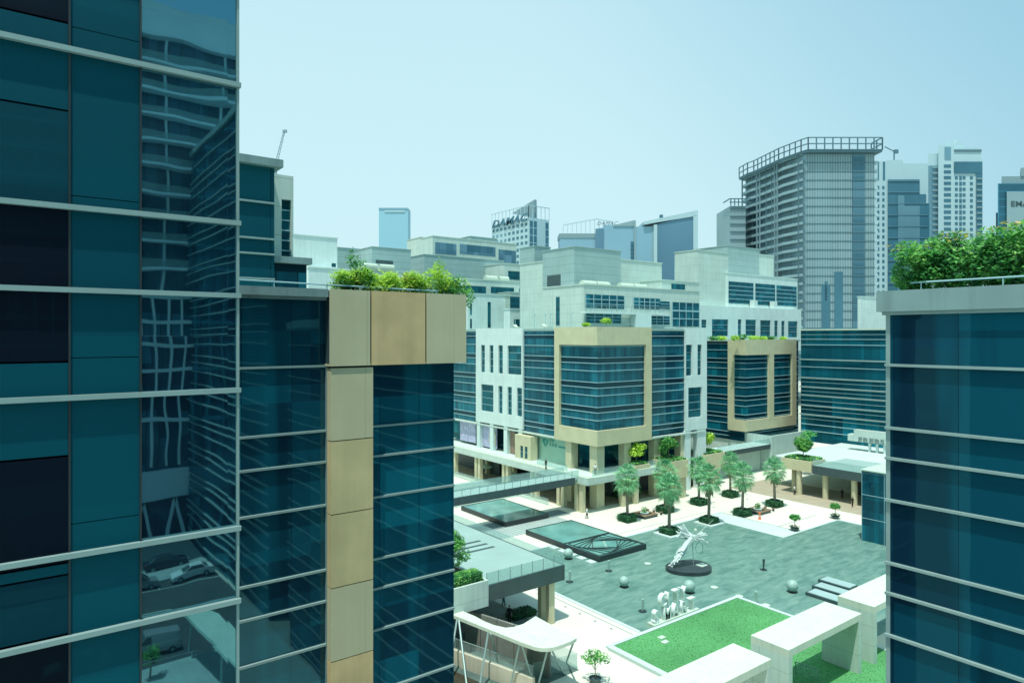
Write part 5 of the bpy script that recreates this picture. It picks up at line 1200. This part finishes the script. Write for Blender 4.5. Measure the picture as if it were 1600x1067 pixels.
# benches, cone, bowl planters
def bench(px,py,lab):
    p = gp(px,py); t = thing('ring_bench',lab,'bench',(p[0],p[1],.01))
    for a,b,c,d_ in ((-1.6,1.6,-1.5,-.9),(-1.6,1.6,.9,1.5),(-1.6,-1.0,-.9,.9),(1.0,1.6,-.9,.9)):
        m = MB(); m.box(a,b,c,d_,.38,.46); m.build('seat',wood,t,True); m = MB(); m.box(a+.15,b-.15,c+.12,d_-.12,0,.38); m.build('base',fasc,t,True)
    m = MB(); m.lathe([(.5,0),(.7,.6),(.62,.6)],n=14); m.build('planter',palepav,t,True)
    q = MB(); leaves(q,[(0,0,.95,.5,.5,.55)],250,.12,hollow=0); q.build('plant',leaf2,t,True)
    for a,b in ((2.4,.2),(2.6,-1.1),(2.2,1.3)): 
        c = thing('stool','small dark stool beside '+lab,'stool',(p[0]+a,p[1]+b,.01),'dark stools by the benches'); m = MB(); m.tube((0,0,.4),(0,0,.47),.28,.28,12); m.build('seat',wood,c,True); m = MB(); m.tube((0,0,0),(0,0,.4),.14,.2,10); m.build('leg',darkm,c,True)
bench(1007,806,'the wooden ring bench beside the leftmost palm'); bench(1184,800,'the wooden ring bench left of the lone right hand palm')
p = gp(1187,811); t = thing('traffic_cone','small orange cone on the paving by the right ring bench','cone',(p[0],p[1],.01)); m = MB(); m.lathe([(.26,.0),(.26,.05),(.2,.06),(.16,.5),(.12,.95),(.05,1.1)],n=12); m.build('body',orangep,t,True); m = MB(); m.lathe([(.172,.45),(.142,.68)],n=12); m.build('stripe',whitep,t,True)
for px,py,lab in ((1242,829,'round clipped shrub in a bowl at the pool corner by the pale step'),(1305,810,'round clipped shrub in a bowl at the right pool corner')):
    p = gp(px,py); t = thing('topiary',lab,'topiary',(p[0],p[1],.01),'round clipped topiaries at the pool corners')
    m = MB(); m.lathe([(.35,0),(.6,.4),(.55,.4)],n=14); m.build('bowl',fasc,t,True); q = MB(); leaves(q,[(0,0,.55,.75,.75,.3)],220,.11,hollow=0); q.build('underplanting',leaf3,t,True)
    m = MB(); m.tube((0,0,.4),(0,0,1.6),.05); m.build('stem',trunkm,t,True); q = MB(); q.smooth=False; leaves(q,[(0,0,1.95,.82,.82,.48)],900,.11,hollow=.3); leaves(q,[(0,0,1.95,.6,.6,.36)],500,.13,hollow=0); q.build('crown',leaf2,t,True)

a, b = Vector(gp(1243,1052,.12)), Vector(gp(1279,1064,.12)); t = thing('garden_railing','small pale glass railing on the lawn inside the middle portal','railing',tuple(a))
m = MB(); m.bar((a.x,a.y,1.1),(b.x,b.y,1.1),.06); m.build('handrail',finm,t)
m = MB(); m.add([(a.x,a.y,.15),(b.x,b.y,.15),(b.x,b.y,1.05),(a.x,a.y,1.05)],[(0,1,2,3)]); m.build('glass_panel',rail,t)
for q_ in (a,b): m = MB(); m.bar((q_.x,q_.y,.1),(q_.x,q_.y,1.1),.06); m.build('post',finm,t)
g = MB()
for i in range(9): x, y = 93+i*3.1, 68.5+((i*7)%3)*2.2; g.box(x,x+.35,y,y+.35,.0,.012)
for i in range(12): g.box(46.6,46.85,46+i*2.2,46.25+i*2.2,0,.012)
g.box(47.4,47.5,44,69,0,.010); g.box(69,91,67.6,67.7,0,.010)
ground(g,'paving_drain',greypav)
# ================================================================== PEOPLE
def person(lab, px, py, z, shirt, trousers, hair, rz=0.0, stride=.18, h=1.72):
    p = gp(px, py, z); t = thing('person', lab, 'person', (p[0], p[1], z+.01), rz=rz)
    k = h/1.72; skin = bpy.data.materials.get('skin_tone') or M('skin_tone', (.42,.27,.18), .6, .05, 4)
    def loft(name, rings, mat, n=10):
        """one closed surface through elliptical rings (x, y, z, rx, ry)"""
        m = MB(); m.smooth = True; vs = []
        for (x,y,zz,rx,ry) in rings:
            for i in range(n): a = 2*PI*i/n; vs.append((k*(x+rx*math.cos(a)),k*(y+ry*math.sin(a)),k*zz))
        fs = [(j*n+i,j*n+(i+1)%n,(j+1)*n+(i+1)%n,(j+1)*n+i) for j in range(len(rings)-1) for i in range(n)]
        fs += [tuple(range(n-1,-1,-1)), tuple(range((len(rings)-1)*n,len(rings)*n))]
        m.add(vs, fs); return m
    body = MB(); body.smooth = True
    def join(mb): body.add(mb.v, mb.f)
    join(loft('b', [(0,0,.82,.15,.11),(0,0,.95,.15,.105),(0,0,1.08,.135,.095),(0,0,1.25,.165,.105),(0,0,1.40,.17,.10),(0,0,1.46,.10,.07),(0,0,1.50,.055,.055),(0,.01,1.545,.062,.075),(0,.015,1.60,.078,.098),(0,.01,1.66,.076,.098),(0,0,1.715,.04,.05)], skin))
    for s in (-1,1):
        f = stride*s
        join(loft('b', [(s*.08,0,.88,.085,.095),(s*.085,f*.45,.48,.055,.06),(s*.085,f*.5,.40,.052,.058),(s*.085,f*.8+(-.05 if f<0 else 0),.10,.035,.04),(s*.085,f*.85+.04,.05,.045,.10),(s*.085,f*.85+.05,.0,.045,.11)], skin))
        join(loft('b', [(s*.17,0,1.42,.05,.05),(s*.215,-f*.15,1.28,.045,.045),(s*.235,-f*.5,1.10,.036,.038),(s*.235,-f*.8+.05,.88,.026,.03),(s*.235,-f*.85+.06,.82,.02,.04),(s*.235,-f*.85+.07,.74,.016,.032)], skin))
        for q in range(4): 
            fz = -f*.85+.04+q*.018; w = loft('b', [(s*.235,fz,.76,.009,.009),(s*.232,fz+.01,.70,.008,.008),(s*.225,fz+.015,.655+.008*abs(q-1),.006,.006)], skin, 6); join(w)
        join(loft('b', [(s*.22,-f*.85+.09,.79,.01,.01),(s*.205,-f*.85+.12,.73,.008,.008)], skin, 6))
    join(loft('b', [(0,.10,1.585,.014,.018),(0,.115,1.605,.012,.012)], skin, 6))
    body.build('body', skin, t, True)
    sh = loft('s', [(0,0,.86,.17,.13),(0,0,1.08,.155,.115),(0,0,1.25,.185,.125),(0,0,1.40,.19,.115),(0,0,1.475,.085,.075)], shirt)
    for s in (-1,1):
        f = stride*s; w = loft('s', [(s*.16,0,1.44,.065,.065),(s*.215,-f*.15,1.28,.06,.06),(s*.237,-f*.5,1.10,.05,.052)], shirt); sh.add(w.v, w.f)
    sh.build('shirt', shirt, t, True)
    tr = loft('t', [(0,0,.80,.17,.13),(0,0,.96,.155,.115)], trousers)
    for s in (-1,1):
        f = stride*s; w = loft('t', [(s*.08,0,.90,.098,.11),(s*.085,f*.45,.48,.07,.075),(s*.085,f*.8-.02,.09,.055,.062)], trousers); tr.add(w.v, w.f)
    tr.build('trousers', trousers, t, True)
    loft('h', [(0,-.02,1.60,.083,.09),(0,-.01,1.67,.086,.105),(0,-.005,1.73,.055,.065)], hair).build('hair', hair, t, True)
    return t
cl_d = M('cloth_dark',(.02,.03,.035),.9,.2,6); cl_w = M('cloth_white',(.65,.70,.68),.9,.1,6); cl_b = M('cloth_blue',(.10,.18,.28),.9,.1,6); hairm = M('hair_dark',(.015,.012,.01),.7,.2,10)
person('person in black standing under the near terrace beside the curved canopy',796,973,0,cl_d,cl_d,hairm,2.2,.05)
person('person in dark clothes further back under the near terrace',787,945,0,cl_d,cl_b,hairm,.8)
person('person in a light shirt walking by the column pair of the central terrace',917,810,0,cl_w,cl_d,hairm,1.2)
person('person in white top at the left end of the right hand canopy shade',1241.5,773,0,cl_w,cl_d,hairm,.2)
person('person in dark clothes walking in the shade of the right hand canopy',1316,779,0,cl_d,cl_d,hairm,1.9)
person('person in dark clothes by the right hand canopy column',1332,792,0,cl_d,cl_d,hairm,2.9,.05)
person('person on the central terrace before the green hoarding',853,733,5.65,cl_d,cl_d,hairm,.4)
person('person in white on the terrace left of the corner column',930,741,5.7,cl_w,cl_d,hairm,2.4)
# ================================================================== THE STREET BEHIND (seen mirrored in the left facade)
g = MB(); g.add([(-60,-68.5,.0),(20.8,-68.5,.0),(20.8,-45.5,.0),(-60,-45.5,.0)],[(0,1,2,3)]); ground(g,'road',asphalt)
g = MB()
for i in range(14): g.add([(-58+i*5.8,-58.2,.006),(-55.2+i*5.8,-58.2,.006),(-55.2+i*5.8,-58.0,.006),(-58+i*5.8,-58.0,.006)],[(0,1,2,3)])
for i in range(13):
    x = -55+i*5.8; g.add([(x,-68,.006),(x+.12,-68,.006),(x+.12,-65.6,.006),(x,-65.6,.006)],[(0,1,2,3)])
g.add([(-60,-65.55,.006),(20.8,-65.55,.006),(20.8,-65.4,.006),(-60,-65.4,.006)],[(0,1,2,3)]); ground(g,'road_marking',whitep)
g = MB(); g.box(-60,20.8,-85,-68.5,0,.14); g.box(-60,20.8,-45.5,-38,0,.14); ground(g,'sidewalk',sidewalk)
g = MB(); g.add([(-60,-38,.0),(20.8,-38,.0),(20.8,9,.0),(-60,9,.0)],[(0,1,2,3)]); ground(g,'forecourt',palepav)
def car(label,x,y,paint,van=False,flip=False):
    t = thing('parked_car',label,'car',(x,y,.01),'cars parked along the street',PI if flip else 0); w = .88
    if van: low = [(-2.3,.35),(-2.3,.95),(-2.25,1.15),(2.2,1.0),(2.35,.75),(2.35,.35)]; top = [(-2.25,1.1),(-2.15,1.75),(.55,1.8),(1.35,1.08)]
    else: low = [(-2.3,.32),(-2.35,.8),(-2.2,.95),(-1.4,.98),(1.0,.92),(2.1,.78),(2.3,.6),(2.3,.32)]; top = [(-1.75,.95),(-1.1,1.40),(.25,1.42),(1.15,.92)]
    def ex(pr, w0, w1, name, mat):
        m = MB(); n = len(pr); zmax = max(z for _,z in pr); zmin = min(z for _,z in pr)
        f = lambda z: w0+(w1-w0)*(z-zmin)/(zmax-zmin)
        m.add([(a,-f(z),z) for a,z in pr]+[(a,f(z),z) for a,z in pr],[tuple(range(n)),tuple(range(2*n-1,n-1,-1))]+[(i,i+n,(i+1)%n+n,(i+1)%n) for i in range(n)])
        return m.build(name,mat,t,True)
    ex(low,.90,.84,'body',paint); ex(top,.80,.62,'cabin',paint)
    gm = fasc; n = len(top)
    m = MB(); tx = [(a*.93+(-.02),z) for a,z in top]
    for s in (-1,1):
        if van: q = [(.1,1.15),(.12,1.68),(.5,1.70),(1.1,1.15)]
        else: q = [(-1.45,.99),(-.98,1.34),(.2,1.36),(.95,.97)]
        zt_ = max(z for _,z in top); zb_ = min(z for _,z in top)
        wf = lambda z: .80+(.62-.80)*(z-zb_)/(zt_-zb_)+.012
        m.add([(a,s*wf(z),z) for a,z in q],[(0,1,2,3)])
    a,b = top[-1],top[-2]; m.add([(a[0]+.02,-.70,a[1]+.06),(a[0]+.02,.70,a[1]+.06),(b[0]+.06,.58,b[1]-.04),(b[0]+.06,-.58,b[1]-.04)],[(0,1,2,3)])
    if not van: a,b = top[0],top[1]; m.add([(a[0]-.02,-.70,a[1]+.05),(a[0]-.02,.70,a[1]+.05),(b[0]-.05,.58,b[1]-.03),(b[0]-.05,-.58,b[1]-.03)],[(3,2,1,0)])
    m.build('windows',gm,t,True)
    for sx_ in (-1.45,1.42):
        for s in (-1,1):
            m = MB(); m.tube((sx_,s*.72,.33),(sx_,s*.92,.33),.33,.33,16); q = m.build('wheel',darkm,t,True)
            m = MB(); m.tube((sx_,s*.90,.33),(sx_,s*.935,.33),.2,.18,12); m.build('rim',finm,q,True)
    for s in (-1,1):
        m = MB(); m.box(2.27,2.36,s*.55-.18,s*.55+.18,.6,.74); m.build('headlight',whitep,t,True); m = MB(); m.box(-2.37,-2.28,s*.6-.15,s*.6+.15,.68,.85); m.build('taillight',M('tail_red',(.4,.03,.02),.4,.05,3) if 'tail_red' not in bpy.data.materials else bpy.data.materials['tail_red'],t,True)
pw = M('car_white',(.62,.68,.66),.25,.02,1,spec=.6); ps = M('car_silver',(.34,.40,.41),.3,.03,1,metal=.5); pd = M('car_dark',(.03,.05,.07),.25,.05,1,spec=.6)
car('white sedan parked by the far kerb, mirrored in the left facade',18.3,-67,pw,flip=True)
car('silver hatchback parked behind the white sedan, mirrored in the left facade',12.4,-67,ps,van=True)
car('silver van parked on the near side of the street, mirrored in the left facade',10.6,-48.4,ps,van=True,flip=True)
car('white car parked in front of the silver van, mirrored in the left facade',5.2,-48.4,pw,flip=True)
car('dark car waiting at the foot of the street tower, mirrored in the left facade',16.5,-73,pd)
# balcony apartments across the street
st = thing('street_apartment_tower','balconied apartment tower across the street, mirrored in the left facade','tower',(0,-93,0))
TH = 74.0
aptw = M('apartment_white',(.66,.78,.82),.8,.08,.1); apg = GL('glass_apartment',(.005,.03,.06),(.05,.19,.28),1.5,cw=1.4,ch=3.5,lit=.25,mull=.12)
m = MB(); m.box(-24,34,-106,-86.2,0,TH-1); m.build('wall', apg, st)
m = MB(); m.box(-24,34,-86.2,-85.9,TH-5,TH); m.box(-24,34,-86.2,-84.6,TH-5.2,TH-4.9); m.build('parapet', aptw, st)
for i in range(15):
    z = TH-8.5-3.5*i
    if z < 10: break
    if i < 9:
        m = MB(); m.prism([(-24,-86.2),(34,-86.2),(34,-83.9),(14,-84.3),(8,-83.7),(2,-84.3),(-24,-84.0)],z-.35,z+.0); m.build('balcony_slab', aptw, st)
        m = MB(); m.box(-24,34,-84.4,-84.35,z,z+1.0); m.build('balcony_glass', rail, st)
    else:
        m = MB(); m.box(-24,34,-86.2,-85.8,z-.4,z+.1); m.build('floor_band', aptw, st)
for i in range(30):
    x = 33.2-1.85*i; m = MB(); m.box(x-.15,x+.15,-86.25,-85.95,10,TH-4 if i%4==0 else TH-40); m.build('pier', aptw, st)
m = MB(); m.box(-24,34,-86.2,-85.4,5.5,9.5); m.build('fascia', aptw, st)
for i in range(14):
    x = 32-4.1*i; m = MB(); m.bar((x-1.1,-85.6,0),(x,-85.6,5.5),.4); m.bar((x+1.1,-85.6,0),(x,-85.6,5.5),.4); m.build('column', aptw, st)
wg = thing('street_office_wing','tall dark glass wing with pale fins, mirrored in the left facade','building',(30,-57,0))
m = MB(); m.box(21.3,45,-84,-30,0,53); m.build('wall', g_lbd, wg)
m = MB(); m.box(21.1,21.3,-84,-30,0,53); m.build('glazing', g_rb, wg)
fins(wg,'Y',21.1,[(-84,-30)],[z for z in [28-.9+4*i+p for i in range(-7,7) for p in (0,-1.86,-2.76)] if 1 < z < 53],finm,.18,.14)
m = MB(); m.box(20.8,45,-84.3,-29.7,53,53.6); m.build('roof_slab', slabm, wg)
cv = thing('street_canopy','pale wavy walkway roof beside the street, mirrored in the left facade','canopy',(13,-38,0))
m = MB(); m.prism([(12.4,-46),(14.0,-46.5),(15,-43),(15,-38),(15.6,-33),(15.8,-26),(13.2,-26),(13.4,-33),(13.2,-38),(12.9,-42)],3.9,4.2); m.build('roof', whitep, cv)
for x,y in ((13.2,-45),(14.0,-38),(14,-31)): m = MB(); m.tube((x,y,0),(x,y,3.9),.12); m.build('post', finm, cv)
tree('street_tree','small street tree by the near kerb, mirrored in the left facade','tree',(9.7,-43.6,.14),2.6,1.0,leaf2,900,.10)
# ================================================================== LIGHT
az = Vector((-.84,-.55,0)).normalized(); EL = math.radians(73)
ts = Vector((az.x*math.cos(EL), az.y*math.cos(EL), math.sin(EL)))
sd_ = bpy.data.lights.new('sun','SUN'); sd_.energy = 4.4; sd_.angle = math.radians(.53); sd_.color = (1.0,.98,.90)
so = bpy.data.objects.new('sun', sd_); COL.objects.link(so); so.location = (0,0,120); so.rotation_euler = (-ts).to_track_quat('-Z','Y').to_euler()
w = bpy.data.worlds.new('World'); S.world = w; w.use_nodes = True; nt = w.node_tree
bg = nt.nodes['Background']
sky = N(nt,'ShaderNodeTexSky', sky_type='NISHITA'); sky.sun_disc = False; sky.sun_elevation = EL; sky.sun_rotation = math.atan2(az.x, az.y)
sky.air_density = 1.3; sky.dust_density = 3.5; sky.ozone_density = 1.0
tc = N(nt,'ShaderNodeTexCoord'); sp_ = N(nt,'ShaderNodeSeparateXYZ'); L(nt,tc.outputs['Generated'],sp_.inputs[0])
mr = N(nt,'ShaderNodeMapRange'); mr.inputs['From Min'].default_value=-.02; mr.inputs['From Max'].default_value=.55; mr.inputs['To Min'].default_value=1.0; mr.inputs['To Max'].default_value=.80; mr.interpolation_type='SMOOTHSTEP'
L(nt,sp_.outputs['Z'],mr.inputs['Value'])
tint = N(nt,'ShaderNodeMix', data_type='RGBA', blend_type='MULTIPLY'); tint.inputs['Factor'].default_value = 1; L(nt,sky.outputs[0],tint.inputs['A']); tint.inputs['B'].default_value = (1.5,2.4,2.3,1)
hzm = N(nt,'ShaderNodeMix', data_type='RGBA'); L(nt,mr.outputs['Result'],hzm.inputs['Factor']); L(nt,tint.outputs['Result'],hzm.inputs['A']); hzm.inputs['B'].default_value = (6.3,8.9,9.5,1)
dp = N(nt,'ShaderNodeVectorMath', operation='DOT_PRODUCT'); L(nt,tc.outputs['Generated'],dp.inputs[0]); dp.inputs[1].default_value = (.62,-.55,.55)
m2 = N(nt,'ShaderNodeMapRange'); m2.inputs['From Min'].default_value=.12; m2.inputs['From Max'].default_value=.85; m2.inputs['To Min'].default_value=0; m2.inputs['To Max'].default_value=1; m2.interpolation_type='SMOOTHSTEP'; L(nt,dp.outputs['Value'],m2.inputs['Value'])
dk = N(nt,'ShaderNodeMix', data_type='RGBA', blend_type='MULTIPLY'); L(nt,m2.outputs['Result'],dk.inputs['Factor']); L(nt,hzm.outputs['Result'],dk.inputs['A']); dk.inputs['B'].default_value = (.45,.66,.78,1)
L(nt,dk.outputs['Result'],bg.inputs['Color']); bg.inputs['Strength'].default_value = .10
S.view_settings.view_transform = 'Standard'; S.view_settings.look = 'None'; S.view_settings.exposure = 0; S.view_settings.gamma = 1
# ================================================================== CAMERA
cd = bpy.data.cameras.new('camera'); cam = bpy.data.objects.new('camera', cd); COL.objects.link(cam)
cd.sensor_width = 36; cd.lens = 36*FO/1600; cd.shift_y = -8.5/1600; cd.clip_start = .1; cd.clip_end = 6000
cam.location = (0,0,H); cam.rotation_euler = (PI/2, 0, math.atan2(FY,FX)-PI/2)
S.camera = cam
S.cycles.max_bounces = 6; S.cycles.glossy_bounces = 3; S.cycles.transparent_max_bounces = 12; S.cycles.caustics_reflective = False; S.cycles.caustics_refractive = False
